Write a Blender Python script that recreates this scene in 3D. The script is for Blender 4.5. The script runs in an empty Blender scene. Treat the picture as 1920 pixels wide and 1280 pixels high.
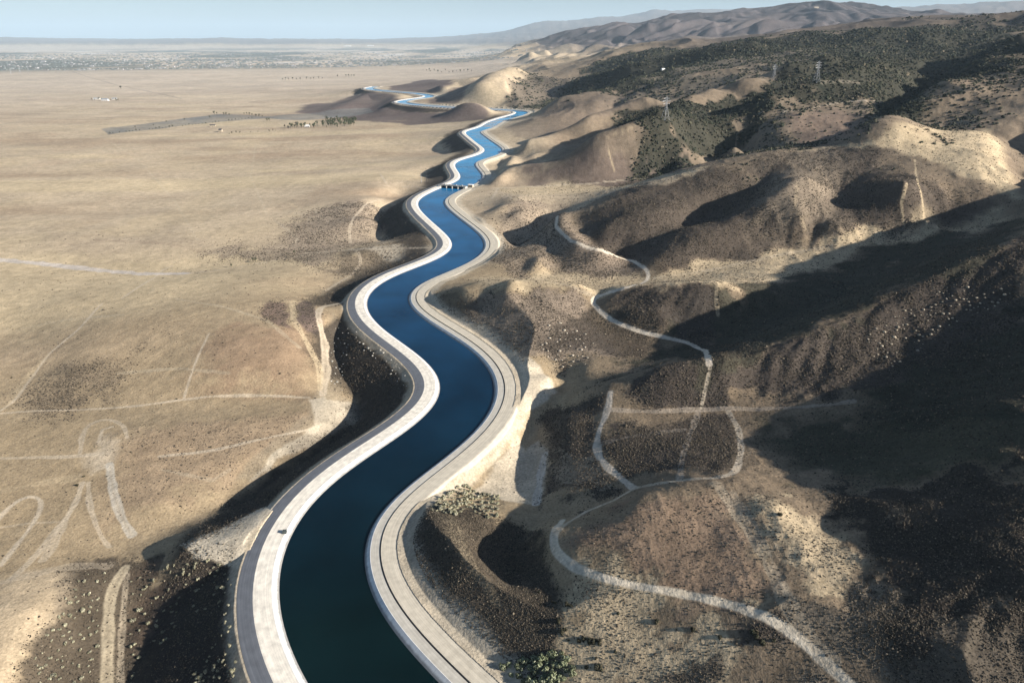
import bpy, math, random
import numpy as np
from mathutils import Vector
random.seed(7)
RNG = np.random.default_rng(7)
scene = bpy.context.scene

# ------------------------------------------------------------------ camera
CAM_H = 190.0
PITCH = math.radians(23.7)
SP, CP = math.sin(PITCH), math.cos(PITCH)
FPX = 1280.0                                   # focal length, in photo pixels
cam_d = bpy.data.cameras.new('camera')
cam_d.lens = 24.0; cam_d.sensor_width = 36.0
cam_d.clip_start = 1.0; cam_d.clip_end = 200000.0
cam = bpy.data.objects.new('camera', cam_d)
cam.location = (0, 0, CAM_H)
cam.rotation_euler = (math.pi / 2 - PITCH, 0, 0)
scene.collection.objects.link(cam)
scene.camera = cam

# ------------------------------------------------------------------ light
SUN_AZ = math.radians(109.0)                   # clockwise from the view direction
SUN_EL = math.radians(21.5)
w = bpy.data.worlds.new('World'); scene.world = w; w.use_nodes = True
nt = w.node_tree; nt.nodes.clear()
wo = nt.nodes.new('ShaderNodeOutputWorld'); bg = nt.nodes.new('ShaderNodeBackground')
sky = nt.nodes.new('ShaderNodeTexSky'); sky.sky_type = 'NISHITA'; sky.sun_disc = False
sky.sun_elevation = SUN_EL; sky.sun_rotation = SUN_AZ
sky.altitude = 300; sky.air_density = 0.9; sky.dust_density = 1.0; sky.ozone_density = 3.0
bg.inputs['Strength'].default_value = 0.05
nt.links.new(sky.outputs[0], bg.inputs['Color']); nt.links.new(bg.outputs[0], wo.inputs['Surface'])
sun_d = bpy.data.lights.new('sun', 'SUN'); sun_d.energy = 5.0; sun_d.angle = math.radians(0.55)
sun_d.color = (1.0, 0.93, 0.85)
sun = bpy.data.objects.new('sun', sun_d)
to_sun = Vector((math.sin(SUN_AZ) * math.cos(SUN_EL), math.cos(SUN_AZ) * math.cos(SUN_EL), math.sin(SUN_EL)))
sun.rotation_euler = to_sun.to_track_quat('Z', 'Y').to_euler()
sun.location = (600, -200, 500)
scene.collection.objects.link(sun)
scene.view_settings.view_transform = 'Standard'
scene.view_settings.look = 'None'
scene.view_settings.exposure = 1.0
scene.view_settings.gamma = 1.0
scene.cycles.max_bounces = 4; scene.cycles.diffuse_bounces = 2; scene.cycles.glossy_bounces = 2
scene.cycles.transmission_bounces = 2; scene.cycles.volume_bounces = 2
scene.cycles.use_denoising = True

# ------------------------------------------------------------------ helpers
def ss(x, a, b):
    t = np.clip((x - a) / (b - a), 0, 1); return t * t * (3 - 2 * t)

def den(py): return SP + CP * (py - 640.0) / FPX
def at_depth(px, py, d):
    v = (py - 640.0) / FPX; u = (px - 960.0) / FPX
    return (d * u, d * (CP - v * SP), CAM_H - d * (SP + v * CP))
def at_z(px, py, z):
    return at_depth(px, py, (CAM_H - z) / den(py))

def hsh(ix, iy, seed):
    h = (ix.astype(np.int64) * 374761393 + iy.astype(np.int64) * 668265263 + seed * 1442695041) & 0xffffffff
    h = ((h ^ (h >> 13)) * 1274126177) & 0xffffffff
    h = h ^ (h >> 16)
    return (h & 0xffff) / 65535.0
def vnoise(x, y, lam, seed):
    x = x / lam + 1000.5 + seed * 3.17; y = y / lam + 1000.5
    ix = np.floor(x); iy = np.floor(y); fx = x - ix; fy = y - iy
    fx = fx * fx * fx * (fx * (fx * 6 - 15) + 10); fy = fy * fy * fy * (fy * (fy * 6 - 15) + 10)
    a = hsh(ix, iy, seed); b = hsh(ix + 1, iy, seed); c = hsh(ix, iy + 1, seed); d = hsh(ix + 1, iy + 1, seed)
    return ((a * (1 - fx) + b * fx) * (1 - fy) + (c * (1 - fx) + d * fx) * fy) * 2 - 1
def fbm(x, y, lam, n, seed, gain=0.5):
    s = 0; a = 1; t = 0
    for k in range(n):
        s = s + a * vnoise(x, y, lam / 2 ** k, seed + k * 11); t += a; a *= gain
    return s / t

def densify(P, step):
    P = [np.array(p, float) for p in P]; out = []
    for a, b in zip(P[:-1], P[1:]):
        n = max(1, int(np.linalg.norm((b - a)[:2]) / step))
        for k in range(n): out.append(a + (b - a) * k / n)
    out.append(P[-1]); return np.array(out)
def resample(P, step):
    P = np.asarray(P, float); s = np.r_[0, np.cumsum(np.linalg.norm(np.diff(P, axis=0), axis=1))]
    n = int(s[-1] / step); t = np.linspace(0, s[-1], n + 1)
    return np.stack([np.interp(t, s, P[:, k]) for k in range(P.shape[1])], 1)
def gsmooth(P, k, n=1):
    P = np.array(P)
    w_ = np.exp(-0.5 * (np.arange(-3 * k, 3 * k + 1) / k) ** 2); w_ /= w_.sum()
    for _ in range(n):
        Q = np.concatenate([2 * P[0] - P[3 * k:0:-1], P, 2 * P[-1] - P[-2:-3 * k - 2:-1]])
        P = np.stack([np.convolve(Q[:, c], w_, 'valid') for c in range(P.shape[1])], 1)
    return P
def normals2(P):
    T = np.gradient(P[:, :2], axis=0); T /= np.linalg.norm(T, axis=1)[:, None] + 1e-9
    return np.stack([T[:, 1], -T[:, 0]], 1)      # to the right of travel

def tag(o, label=None, cat=None, group=None, kind=None):
    if label: o['label'] = label
    if cat: o['category'] = cat
    if group: o['group'] = group
    if kind: o['kind'] = kind
    return o
def mesh_np(name, V, F, mat=None, parent=None, smooth=False, nper=None):
    me = bpy.data.meshes.new(name)
    V = np.asarray(V, np.float32); F = np.asarray(F, np.int32); k = F.shape[1]
    me.vertices.add(len(V)); me.vertices.foreach_set('co', V.ravel())
    me.loops.add(F.size); me.loops.foreach_set('vertex_index', F.ravel())
    me.polygons.add(len(F)); me.polygons.foreach_set('loop_start', np.arange(0, F.size, k, dtype=np.int32))
    me.polygons.foreach_set('use_smooth', np.full(len(F), smooth, dtype=bool))
    me.update(calc_edges=True)
    if mat: me.materials.append(mat)
    o = bpy.data.objects.new(name, me); scene.collection.objects.link(o)
    if parent: o.parent = parent
    return o
def set_col(me, arr, name='col'):
    a = me.attributes.new(name, 'FLOAT_COLOR', 'POINT')
    rgba = np.ones((len(arr), 4), np.float32); rgba[:, :arr.shape[1]] = arr
    a.data.foreach_set('color', rgba.ravel())

# ------------------------------------------------------------------ canal centre line, traced from its two water edges
LE = [(700,1440),(640,1360),(583,1280),(545,1215),(522,1150),(513,1090),(514,1040),(523,1005),(545,965),(580,925),(640,880),(720,835),(790,797),
      (825,765),(842,735),(840,705),(825,685),(790,655),(750,630),(710,605),(687,585),(678,567),(680,550),(700,530),
      (740,512),(796,497),(835,482),(851,470),(855,462),(848,445),(830,430),(803,410),(786,393),(780,382),(782,375),(796,367),(817,360),
      (840,350),(860,341),(866,333),(862,326),(851,311),(851,307),(860,301),(901,292),(911,285),(910,281),(888,266),(868,249),(872,245),
      (895,241),(907,236),(909,232),(917,228),(931,224)]
RE = [(960,1440),(880,1340),(808,1280),(784,1260),(751,1230),(717,1199),(690,1166),(670,1129),(660,1092),(657,1058),(662,1025),(677,984),(707,951),
      (758,914),(808,884),(838,860),(868,833),(902,803),(926,779),(937,749),(938,729),(932,709),(909,682),(875,658),(825,628),
      (778,601),(761,581),(756,566),(758,554),(788,533),(830,516),(860,503),(886,491),(904,479),(914,467),(913,460),(906,448),(889,436),
      (855,407),(834,389),(827,380),(829,373),(848,362),(862,352),(885,348),(903,340),(907,335),(905,329),(891,314),(886,306),(891,303),
      (922,293),(938,288),(943,283),(941,278),(927,268),(912,257),(899,248),(912,244),(929,237),(936,232),(945,228)]
FARC = [(941,224.5),(955,220.5),(973,215.5),(981,211.5),(975,209),(950,207),(912,205),(860,202.5),(820,200),(783,197),(757,194),(750,191.5),(766,187.5),
        (795,184),(808,181.5),(800,178.5),(774,175),(740,172.5),(700,169),(690,166),(705,163)]
le = gsmooth(resample([at_z(x, y, 0)[:2] for x, y in LE], 4.0), 3)
re_ = gsmooth(resample([at_z(x, y, 0)[:2] for x, y in RE], 4.0), 3)
W2 = 15.5
c1 = le + normals2(le) * W2
c2 = re_ - normals2(re_) * W2
cen = []
for p in c1:
    d = np.linalg.norm(c2 - p, axis=1); j = d.argmin()
    cen.append((p + c2[j]) / 2 if d[j] < 45 else p)
cen = np.array(cen)
farc = np.array([at_z(x, y, 0)[:2] for x, y in FARC])
cen = np.vstack([cen[:-4], farc])
cen = np.vstack([cen[0] + (cen[0] - cen[4]) / np.linalg.norm(cen[0] - cen[4]) * 70, cen])
CEN = resample(gsmooth(resample(cen, 5.0), 4), 4.0)
CEN = resample(gsmooth(CEN, 3), 4.0)
CN = normals2(CEN)
CS = np.r_[0, np.cumsum(np.linalg.norm(np.diff(CEN, axis=0), axis=1))]

# ------------------------------------------------------------------ terrain grid: rings and rays round the point below the camera
def make_axis_r(lod=1.0):
    r = [70.0]
    while r[-1] < 46000:
        x = r[-1]
        if x < 20000: dr = min(max(0.45, x * x / (683 * 190) * 0.75), 0.0042 * x)
        else: dr = 0.02 * x
        if x < 150: dr = 1.2
        r.append(x + dr * lod)
    return np.array(r)
LOD = 1.0
AR = make_axis_r(LOD)
AT = np.r_[np.linspace(-60, -48, 20)[:-1], np.linspace(-48, -38, 110)[:-1], np.linspace(-38, 38, int(1320 / LOD)), np.linspace(38, 48, 110)[1:], np.linspace(48, 88, 80)[1:]]
AT = np.radians(AT)
NR, NT = len(AR), len(AT)
LR = np.log(AR)
# control features: polylines of (px, py, z); ('d', px, py, depth); ('w', x, y, z)
CTRL = []
def C(*pts): CTRL.append(pts)
D = lambda px, py, d: ('d', px, py, d)
Wd = lambda x, y, z: ('w', x, y, z)
# --- left bank, toes and draws
C((650,700,-16),(700,760,-20),(700,820,-19),(600,865,-15),(480,925,-14),(330,985,-14),(230,1020,-14),(120,1040,-13))
C((660,640,-13),(640,690,-14),(625,740,-12),(600,790,-10),(560,840,-10),(440,900,-12))
C((730,690,-18),(760,740,-20))
C((440,1035,0.8),(395,1032,-0.5),(350,1024,-2)); C((500,955,0.6),(460,985,0),(410,1003,-1.5))
C((420,1100,-8),(370,1180,-16),(330,1260,-20),(300,1340,-22)); C((300,1120,-14),(260,1200,-17),(230,1290,-20))
C((210,1080,-13),(205,1180,-16),(200,1290,-19)); C((235,1085,-14),(232,1180,-18),(225,1290,-21))
C((160,1100,-11),(130,1180,-13),(90,1280,-15)); C((0,1100,-7),(60,1140,-6),(0,1250,-7)); C((-150,1200,-7),(-100,1000,-12))
C((0,1000,-14),(100,980,-13),(200,960,-12.5)); C((0,900,-13),(150,880,-12),(250,900,-11)); C((350,850,-10),(450,860,-9),(520,850,-9))
C((400,930,-12),(300,940,-11)); C((0,800,-14),(150,820,-12),(300,800,-10),(450,790,-8),(570,780,-9))
C((0,778,-16),(150,765,-15),(300,752,-13),(430,742,-12),(560,745,-12))
C((560,700,-5),(450,690,-3),(350,700,-7),(250,700,-10)); C((600,600,2),(540,590,2),(460,600,2),(380,610,0),(300,600,-2),(200,610,-6)); C((540,650,0),(450,645,1),(380,660,-2))
C((140,690,-11),(170,650,-8),(80,700,-15)); C((0,650,-17),(60,600,-15),(0,550,-15)); C((560,560,-1),(450,545,-3),(300,560,-6),(100,570,-12))
C((620,545,-11),(600,568,-7)); C((680,515,-11),(640,530,-11)); C((520,520,-9),(400,520,-12),(250,530,-15))
C((0,490,-22),(80,500,-22),(200,512,-22),(330,512,-21),(470,495,-19),(560,480,-17),(640,472,-13)); C((700,495,-17),(740,487,-12),(660,490,-14))
C((0,440,-20),(150,440,-18),(300,450,-18),(420,440,-17),(540,430,-16)); C((450,400,-19),(540,395,-17),(620,400,-13),(650,420,-11),(690,410,-10))
C((740,395,-24),(750,430,-26),(730,450,-22),(700,455,-18)); C((725,370,-20),(745,365,-22)); C((680,472,-9),(720,470,-8),(770,468,-5),(815,466,0)); C((690,385,-8),(700,370,-8))
C((720,350,-8),(680,345,-11),(620,355,-14),(740,330,-9),(780,330,-8)); C((800,338,-16),(825,330,-18),(830,318,-16)); C((840,260,-14),(855,275,-24),(870,270,-24),(872,285,-20))
C((820,290,-14),(800,300,-14),(780,310,-13)); C((860,243,-10),(885,240,-9))
# --- the plain
C((0,400,-24),(200,400,-24),(350,390,-23)); C((0,330,-30),(200,330,-29),(400,330,-27),(600,320,-22),(700,310,-18)); C((0,270,-35),(200,270,-34),(400,265,-33),(600,260,-30),(760,255,-20))
C((0,220,-40),(200,220,-40),(400,220,-38),(560,215,-36)); C((0,180,-45),(200,180,-45),(400,178,-45),(600,175,-43)); C((0,140,-50),(300,140,-50),(600,138,-52),(760,138,-50))
C((-300,115,-55),(0,115,-55),(400,115,-55),(700,115,-55),(900,115,-52)); C((-300,100,-58),(0,100,-58),(500,100,-58),(900,100,-55),(940,108,-45))
C((-300,250,-36),(-300,400,-26),(-300,600,-18),(-250,800,-16),(-300,170,-46))
for d_ in (16000, 22000): C(*[D(x, 78 + 1397*250/d_, d_) for x in (-300, 0, 300, 600, 850)])
# low ranges on the horizon
C(*[D(x, y, 30000) for x, y in ((-300,74),(0,71),(60,73),(150,77),(300,75),(420,73),(520,77),(600,75),(700,79),(800,80),(880,76),(960,60),(1000,44),(1050,38),(1090,40),(1130,32),(1180,36),(1205,27),(1230,17),(1260,22),(1300,19),(1360,17),(1400,20),(1500,24),(1650,26),(1700,22))])
C(*[D(x, y, 18000) for x, y in ((1600,45),(1690,24),(1750,16),(1820,12),(1880,8),(1930,4),(2100,0),(2300,10))])
C(*[D(x, y, 44000) for x, y in ((-300,80),(400,80),(900,80),(1400,70),(1900,60))])
C(*[D(x, y, 20000) for x, y in ((950,82),(1050,78),(1200,74),(1400,60))])
# --- far canal hills
C((960,212,3),(900,210,2)); C((600,215,-38),(560,225,-37)); C((640,200,-36),(680,180,-26),(700,172,0)); C((690,205,-30),(740,205,-14),(800,212,-14),(870,215,-10),(920,215,-4)); C((640,215,-38),(700,228,-28),(780,225,-26),(850,222,-20),(880,228,-14))
C((760,183,-18),(745,180,-16)); C((800,160,8),(850,165,14),(820,153,20),(870,150,10)); C((760,165,-2),(745,160,2)); C((860,190,14),(905,160,44),(940,140,58)); C((830,186,12),(870,165,20))
C((960,195,20),(950,165,48),(990,140,50)); C((1000,203,8),(1040,185,18),(1100,165,42)); C((720,150,-40),(800,145,-44),(870,140,-38)); C((900,128,-30),(940,125,-20))
C((935,150,54),(980,133,58)); C((960,128,20),(1000,128,40))
# --- right side, near to far
C((740,1000,3),(760,1080,4),(800,1170,4),(860,1250,4)); C((800,960,5),(840,1010,11),(880,1070,13),(930,1140,13),(960,1200,10))
C((880,1000,5),(905,1045,3),(965,1090,4)); C((990,1005,4),(1000,1060,6)); C((1000,1000,12),(1035,1050,15),(1050,1120,14),(1040,1200,14),(1000,1290,12)); C((1100,1180,18),(1200,1180,20),(1300,1200,23),(1400,1220,27))
C((1020,1000,14),(1060,1055,18),(1130,1085,21.5),(1220,1105,24),(1330,1125,27),(1430,1155,30),(1500,1200,33),(1580,1280,37))
C((1200,1280,20),(1350,1290,24),(1450,1290,29)); C((1130,970,21),(1200,935,26),(1270,915,28),(1335,905,30),(1370,950,31),(1420,1040,32),(1470,1120,33),(1520,1190,36))
C((1180,1000,25),(1250,1000,27),(1320,1030,28.5),(1400,1090,31)); C((1480,1000,35),(1550,1080,35),(1620,1180,36),(1700,1280,37)); C((1440,950,35),(1540,960,34),(1560,1000,34))
C((1650,950,40),(1700,1000,42),(1800,1080,46)); C((1800,950,48),(1880,1020,52)); C((1900,1200,42),(1800,1250,39)); C((1920,1100,50))
C(Wd(270,50,46),Wd(270,120,87),Wd(275,170,88),Wd(275,215,85),Wd(305,270,88),Wd(365,315,96)); C(Wd(330,-60,35),Wd(340,100,84),Wd(420,200,84)); C(Wd(160,60,32),Wd(200,110,50)); C(Wd(60,80,14),Wd(110,90,22))
C((1060,975,11),(1110,955,13),(1160,925,14)); C((1000,945,2),(960,960,5),(900,975,6))
C((1180,900,15),(1280,895,24),(1380,895,30),(1500,910,31),(1600,905,35))
C((1120,800,11),(1130,860,12),(1180,905,14)); C((1200,830,16),(1280,830,20),(1340,830,22)); C((1060,780,6),(1060,860,6),(1060,910,6)); C((1110,790,9),(1100,860,9)); C((1400,840,24),(1550,850,30),(1700,850,40),(1850,850,54))
C((1010,780,-4),(1005,830,-4.5),(990,890,-4),(985,930,-2)); C((950,840,-2),(920,890,-3),(890,925,-3)); C((1035,740,-3),(1045,710,0)); C((1000,700,3),(1020,730,3),(980,760,2)); C((1025,850,-2),(1015,920,-1))
C((1090,730,8),(1140,715,11)); C((1140,770,13),(1200,775,15),(1320,765,19),(1450,765,25),(1590,755,33)); C((1750,760,46),(1880,760,60))
C((1160,740,14),(1240,705,24),(1330,690,30),(1420,665,37),(1500,635,45),(1600,585,54),(1700,540,65),(1800,495,77),(1920,440,90),Wd(430,500,97),Wd(520,600,100))
C((1400,730,26),(1550,700,37),(1700,640,48),(1850,600,60)); C((1150,705,12),(1250,660,15),(1330,650,17),(1440,605,23),(1560,560,31),(1700,500,42),(1850,445,56),(1940,410,70))
C((1105,560,12),(1150,600,12.5),(1210,622,13),(1280,640,14.5)); C((1150,550,22),(1250,545,30),(1340,540,35),(1400,550,30),(1500,525,34)); C((1230,585,22),(1320,590,24))
C((800,575,4),(850,545,9),(900,533,13),(960,530,17),(1040,535,20),(1090,548,19)); C((850,600,5),(870,630,5),(960,680,6),(1030,705,6)); C((900,590,12),(960,610,14),(1040,610,15),(1090,640,12)); C((1100,690,9),(1160,680,11),(1150,640,12))
C((880,515,3),(960,520,5),(1080,525,7),(1200,530,11),(1320,515,17),(1450,485,26),(1600,460,36),(1750,430,45),(1880,400,60))
C((915,480,3),(1000,472,13),(1080,470,17),(1150,480,15)); C((940,495,6),(1050,500,7)); C((1060,410,14),(1050,430,13),(1110,460,13),(1200,500,12)); C((925,460,0),(960,450,0),(1010,425,2),(1040,405,5))
C((940,385,14),(1000,405,14),(960,370,15)); C((1000,440,5),(1030,445,9)); C((970,420,3),(925,425,1.5))
C((1080,395,26),(1150,368,41),(1230,342,52),(1300,320,63),(1380,297,73),(1480,281,82),(1580,273,88),(1680,264,93),(1780,253,98),(1850,247,101),(1885,300,88),(1915,370,72))
C((1130,430,26),(1200,440,28),(1280,430,36)); C((1250,480,20),(1400,460,30),(1530,440,38)); C((1420,380,52),(1350,400,40)); C((1500,400,54),(1520,340,70)); C((1560,420,48),(1570,360,60)); C((1700,340,80),(1740,400,62),(1760,430,50))
C(Wd(450,600,66),Wd(520,740,85),Wd(560,850,100)); C(Wd(600,700,112),Wd(700,850,140)); C(Wd(430,700,92))
C((930,352,4),(1000,350,7),(1100,345,12),(1200,335,18),(1300,322,24),(1380,300,30),D(1420,295,900)); C((920,345,5),(950,342,6)); C((880,352,2),(905,365,3)); C((960,400,8),(920,395,4))
C((985,325,6),(1040,320,16),(1130,285,36),(1190,265,50),(1240,240,62)); C((1080,335,16),(1200,315,30),(1280,300,42)); C((940,310,-6),(960,320,-3)); C((955,290,0),(985,300,-2),(1050,305,8))
C((1000,285,15),(1050,290,14),(1030,278,12)); C((960,264,2),(1000,272,4),(1080,268,14),(1120,258,22)); C((960,258,5),(1030,254,12),(1100,240,38),(1160,215,58),(1200,200,68)); C((1020,275,16),(1100,280,22))
C((950,240,4),(1000,225,22),(1060,212,38),(1130,195,55),(1190,175,72)); C((1040,250,12),(1090,235,20),(1140,212,36)); C((1000,215,12),(1060,198,20),(1140,175,40))
C((990,208,6),(950,200,4)); C((1020,150,60),(1060,140,68),(1120,160,60))
C(D(1040,125,3500),D(1100,113,3300),D(1200,92,3000),D(1350,77,2800),D(1500,62,2600),D(1600,52,2500),D(1700,44,2450),D(1800,30,2350),D(1920,20,2250),D(2100,5,2200))
C(D(1200,130,2300),D(1300,115,2100),D(1400,100,2000),D(1500,85,1950)); C(D(1180,150,1800),D(1300,150,1650),D(1420,130,1600)); C(D(1250,215,1150),D(1330,190,1200),D(1430,165,1250),D(1530,140,1300))
C(D(1310,240,1020),D(1400,205,1060),D(1500,180,1100),D(1600,150,1200),D(1700,110,1500)); C(D(1230,250,1000),D(1300,222,1150),D(1400,188,1280),D(1500,160,1400))
C(D(1300,290,960),D(1380,260,960),D(1480,230,980),D(1600,205,1010)); C(D(1400,290,880),D(1500,270,880),D(1600,262,880)); C(D(1640,245,930),D(1690,200,1130),D(1750,150,1400),D(1800,110,1650),D(1850,85,1850))
C(D(1625,215,960),D(1680,170,1080),D(1720,130,1300)); C(D(1700,250,880),D(1760,200,900),D(1830,150,1000),D(1900,110,1150),D(1960,90,1300)); C(D(1800,240,830),D(1920,190,850)); C(D(1900,240,780),D(1930,300,740))
C(D(1700,80,1900),D(1850,60,2000),D(1950,60,1800)); C(Wd(1300,1500,330),Wd(1700,1200,380),Wd(1300,800,220),Wd(900,500,150)); C(Wd(1000,900,220),Wd(800,1000,170)); C(Wd(700,100,80),Wd(700,400,100),Wd(1500,100,120))
# bare mountain behind the wooded ridge
C(D(975,97,9500),D(1010,84,9500),D(1050,72,9300),D(1080,64,9300),D(1130,54,9200),D(1190,46,9000),D(1230,34,8800),D(1280,27,8600),D(1350,29,8400),D(1430,23,8200),D(1500,17,8000),D(1560,13,8000),D(1640,14,8000),D(1700,22,7800),D(1740,34,7600),D(1850,40,7500),D(2000,40,7500))
C(D(980,102,7500),D(1060,95,7300),D(1120,92,7000),D(1200,90,6500)); C(D(1100,72,8200),D(1200,62,7600),D(1320,50,7000),D(1430,42,6600),D(1560,35,6300)); C(D(990,108,6000),D(1060,108,5500),D(1130,100,5300),D(1170,103,4800)); C(D(1040,118,4500),D(1100,112,4300))
C(D(1200,100,5000),D(1350,95,4500),D(1500,90,4000),D(1650,80,3700)); C(D(1140,96,6000),D(1180,96,5200))
C(D(1400,95,13000),D(1600,90,13000),D(1850,80,13000)); C(D(1000,92,14000),D(1200,92,13000))

def ctrl_points():
    out = []
    for pts in CTRL:
        P3 = []
        for p in pts:
            if p[0] == 'd': P3.append(at_depth(*p[1:]))
            elif p[0] == 'w': P3.append(p[1:])
            else: P3.append(at_z(*p))
        Q = [(math.atan2(x, y), 0.5 * math.log(x * x + y * y), z) for x, y, z in P3]
        out.append(densify(Q, 0.035))
    # the canal's own surroundings, so that nothing lies far above or below it
    k = np.arange(0, len(CEN), 12)
    for off, zz in ((-24, 0.0), (24, 1.0)):
        p = CEN[k] + CN[k] * off
        out.append(np.stack([np.arctan2(p[:, 0], p[:, 1]), 0.5 * np.log((p ** 2).sum(1)), np.full(len(k), zz)], 1))
    A = np.vstack(out)
    key = np.round(A[:, :2] / 0.006).astype(int); _, i = np.unique(key, axis=0, return_index=True)
    return A[np.sort(i)]
CP3 = ctrl_points()
EPS = 0.012
def rbf_solve(A):
    n = len(A); r = np.exp(A[:, 1]); q = A[:, 2] / r
    d = np.sqrt(((A[:, None, :2] - A[None, :, :2]) ** 2).sum(2) + EPS ** 2)
    M = np.zeros((n + 3, n + 3)); M[:n, :n] = d - np.eye(n) * 0.004
    Pm = np.c_[np.ones(n), A[:, :2]]; M[:n, n:] = Pm; M[n:, :n] = Pm.T
    return np.linalg.solve(M, np.r_[q, 0, 0, 0])
SOL = rbf_solve(CP3)
# coarse evaluation (theta, ln r), then cubic-ish upsampling by axis
gt = np.linspace(AT[0] - 0.01, AT[-1] + 0.01, 640); gl = np.linspace(LR[0] - 0.01, LR[-1] + 0.01, 900)
def eval_rbf():
    n = len(CP3); Z = np.empty((len(gl), len(gt)), np.float32)
    a = CP3[:, 0].astype(np.float32); b = CP3[:, 1].astype(np.float32); s = SOL[:n].astype(np.float32)
    dt2 = (gt.astype(np.float32)[:, None] - a) ** 2 + np.float32(EPS ** 2)
    for i, L in enumerate(gl.astype(np.float32)):
        Z[i] = np.sqrt(dt2 + (L - b) ** 2) @ s
    return Z + SOL[n] + SOL[n + 1] * gt[None, :] + SOL[n + 2] * gl[:, None]
def cubic_up(Z, xs, xt, axis):
    Z = np.moveaxis(Z, axis, 0); h = xs[1] - xs[0]; f = (xt - xs[0]) / h; i = np.clip(np.floor(f).astype(int), 1, len(xs) - 3); f = (f - i)[:, None]
    p0, p1, p2, p3 = Z[i - 1], Z[i], Z[i + 1], Z[i + 2]
    R = p1 + 0.5 * f * (p2 - p0 + f * (2 * p0 - 5 * p1 + 4 * p2 - p3 + f * (3 * (p1 - p2) + p3 - p0)))
    return np.moveaxis(R, 0, axis)
Q0 = eval_rbf()
Q0 = cubic_up(cubic_up(Q0, gl, LR, 0), gt, AT, 1)
GX = AR[:, None] * np.sin(AT)[None, :]; GY = AR[:, None] * np.cos(AT)[None, :]
RR = np.repeat(AR[:, None], NT, 1)
Z0 = Q0 * RR
del Q0

# distance stamping on the grid
def stamp(P, rad, extra=None):
    """min distance to polyline P (world x,y) within rad -> float32 array (big where farther)."""
    Dm = np.full((NR, NT), 1e6, np.float32); S = np.zeros((NR, NT), np.float32) if extra is not None else None
    for k in range(len(P) - 1):
        a, b = np.array(P[k][:2]), np.array(P[k + 1][:2])
        ra, rb = np.hypot(*a), np.hypot(*b); ta, tb = math.atan2(a[0], a[1]), math.atan2(b[0], b[1])
        r0, r1 = min(ra, rb) - rad, max(ra, rb) + rad; dt = rad / max(r0, 20)
        i0, i1 = np.searchsorted(AR, [r0, r1]); j0, j1 = np.searchsorted(AT, [min(ta, tb) - dt, max(ta, tb) + dt])
        if i1 <= i0 or j1 <= j0: continue
        X = GX[i0:i1, j0:j1] - a[0]; Y = GY[i0:i1, j0:j1] - a[1]; d = b - a; L = max((d ** 2).sum(), 1e-9)
        t = np.clip((X * d[0] + Y * d[1]) / L, 0, 1)
        dd = np.hypot(X - t * d[0], Y - t * d[1])
        if extra is not None:
            m = dd < Dm[i0:i1, j0:j1]
            side = np.sign(X * d[1] - Y * d[0])
            S[i0:i1, j0:j1][m] = side[m]
        Dm[i0:i1, j0:j1] = np.minimum(Dm[i0:i1, j0:j1], dd)
    return (Dm, S) if extra is not None else Dm
CD, CSIDE = stamp(CEN[::2], 170.0, extra=True)
near_c = CD < 1e5

# relief detail: self-similar, fading out where the hand-set relief already rules
hill = ss(Z0, 3, 40) * ss(GX, -200, 60)
hill = np.maximum(hill, ss(RR, 3500, 6500) * ss(Z0, 20, 150))
wx = fbm(GX, GY, 260, 2, 77) * 60; wy = fbm(GX, GY, 260, 2, 91) * 60
det = np.zeros_like(Z0)
for lam, amp in ((2400, 150.), (1200, 85.), (600, 44.), (300, 22.), (150, 6.), (75, 2.4), (36, 1.2), (17, 0.6), (8, 0.3), (3.5, 0.15)):
    n1 = 1 - np.abs(vnoise(GX + wx * (lam > 60), GY + wy * (lam > 60), lam, int(lam) + 3)) * 2      # ridged
    n2 = vnoise(GX, GY, lam, int(lam) + 57)
    wt = 1 - ss(lam / RR, 0.10, 0.22) if lam > 40 else 1.0
    wt = wt * (1 - ss(RR / (lam + 1e-6), 700, 1400))
    if lam >= 1200: wt = wt * (1 - 0.6 * ss(RR, 5500, 7500))
    if 30 < lam < 200: wt = wt * (1 - 0.5 * (1 - ss(RR, 700, 1000)))
    det += wt * amp * (hill * (0.55 * n1 + 0.35 * n2) + (1 - hill) * (0.10 if lam < 30 else 0.27) * n2 * (1.0 if lam < 200 else 0.35))
det *= ss(CD, 26, 90) * 0.85 + 0.15
farflat = ss(RR, 5000, 9000) * (1 - ss(Z0, -20, 80))
det *= 1 - 0.9 * farflat
det *= 1 - 0.6 * ss(RR, 25000, 45000)
ZG = Z0 + det
# gullies that run down the slope: cosine ripples laid across the fall line, blended between jittered cells
def gullies(lam, Zs, seed):
    gr = np.gradient(Zs, axis=0) / np.gradient(AR)[:, None]; gt_ = np.gradient(Zs, axis=1) / (RR * np.gradient(AT)[None, :])
    s_, c_ = np.sin(AT)[None, :], np.cos(AT)[None, :]
    gx = gr * s_ + gt_ * c_; gy = gr * c_ - gt_ * s_; sl = np.hypot(gx, gy); ux, uy = -gy / (sl + 1e-6), gx / (sl + 1e-6)
    X = GX / (lam * 1.6) + 500; Y = GY / (lam * 1.6) + 500; ix = np.floor(X); iy = np.floor(Y); acc = 0; wsum = 1e-6
    for dx in (-1, 0, 1):
        for dy in (-1, 0, 1):
            cx_, cy_ = ix + dx, iy + dy
            px_ = cx_ + hsh(cx_, cy_, seed); py_ = cy_ + hsh(cx_, cy_, seed + 5)
            ex, ey = X - px_, Y - py_; w__ = np.maximum(0, np.exp(-2.2 * (ex * ex + ey * ey)) - 0.02)
            acc = acc + w__ * np.cos((ex * ux + ey * uy) * 1.6 * 6.2832 + 6.2832 * hsh(cx_, cy_, seed + 9)); wsum = wsum + w__
    return acc / wsum, np.clip(sl, 0, 0.8)
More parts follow.
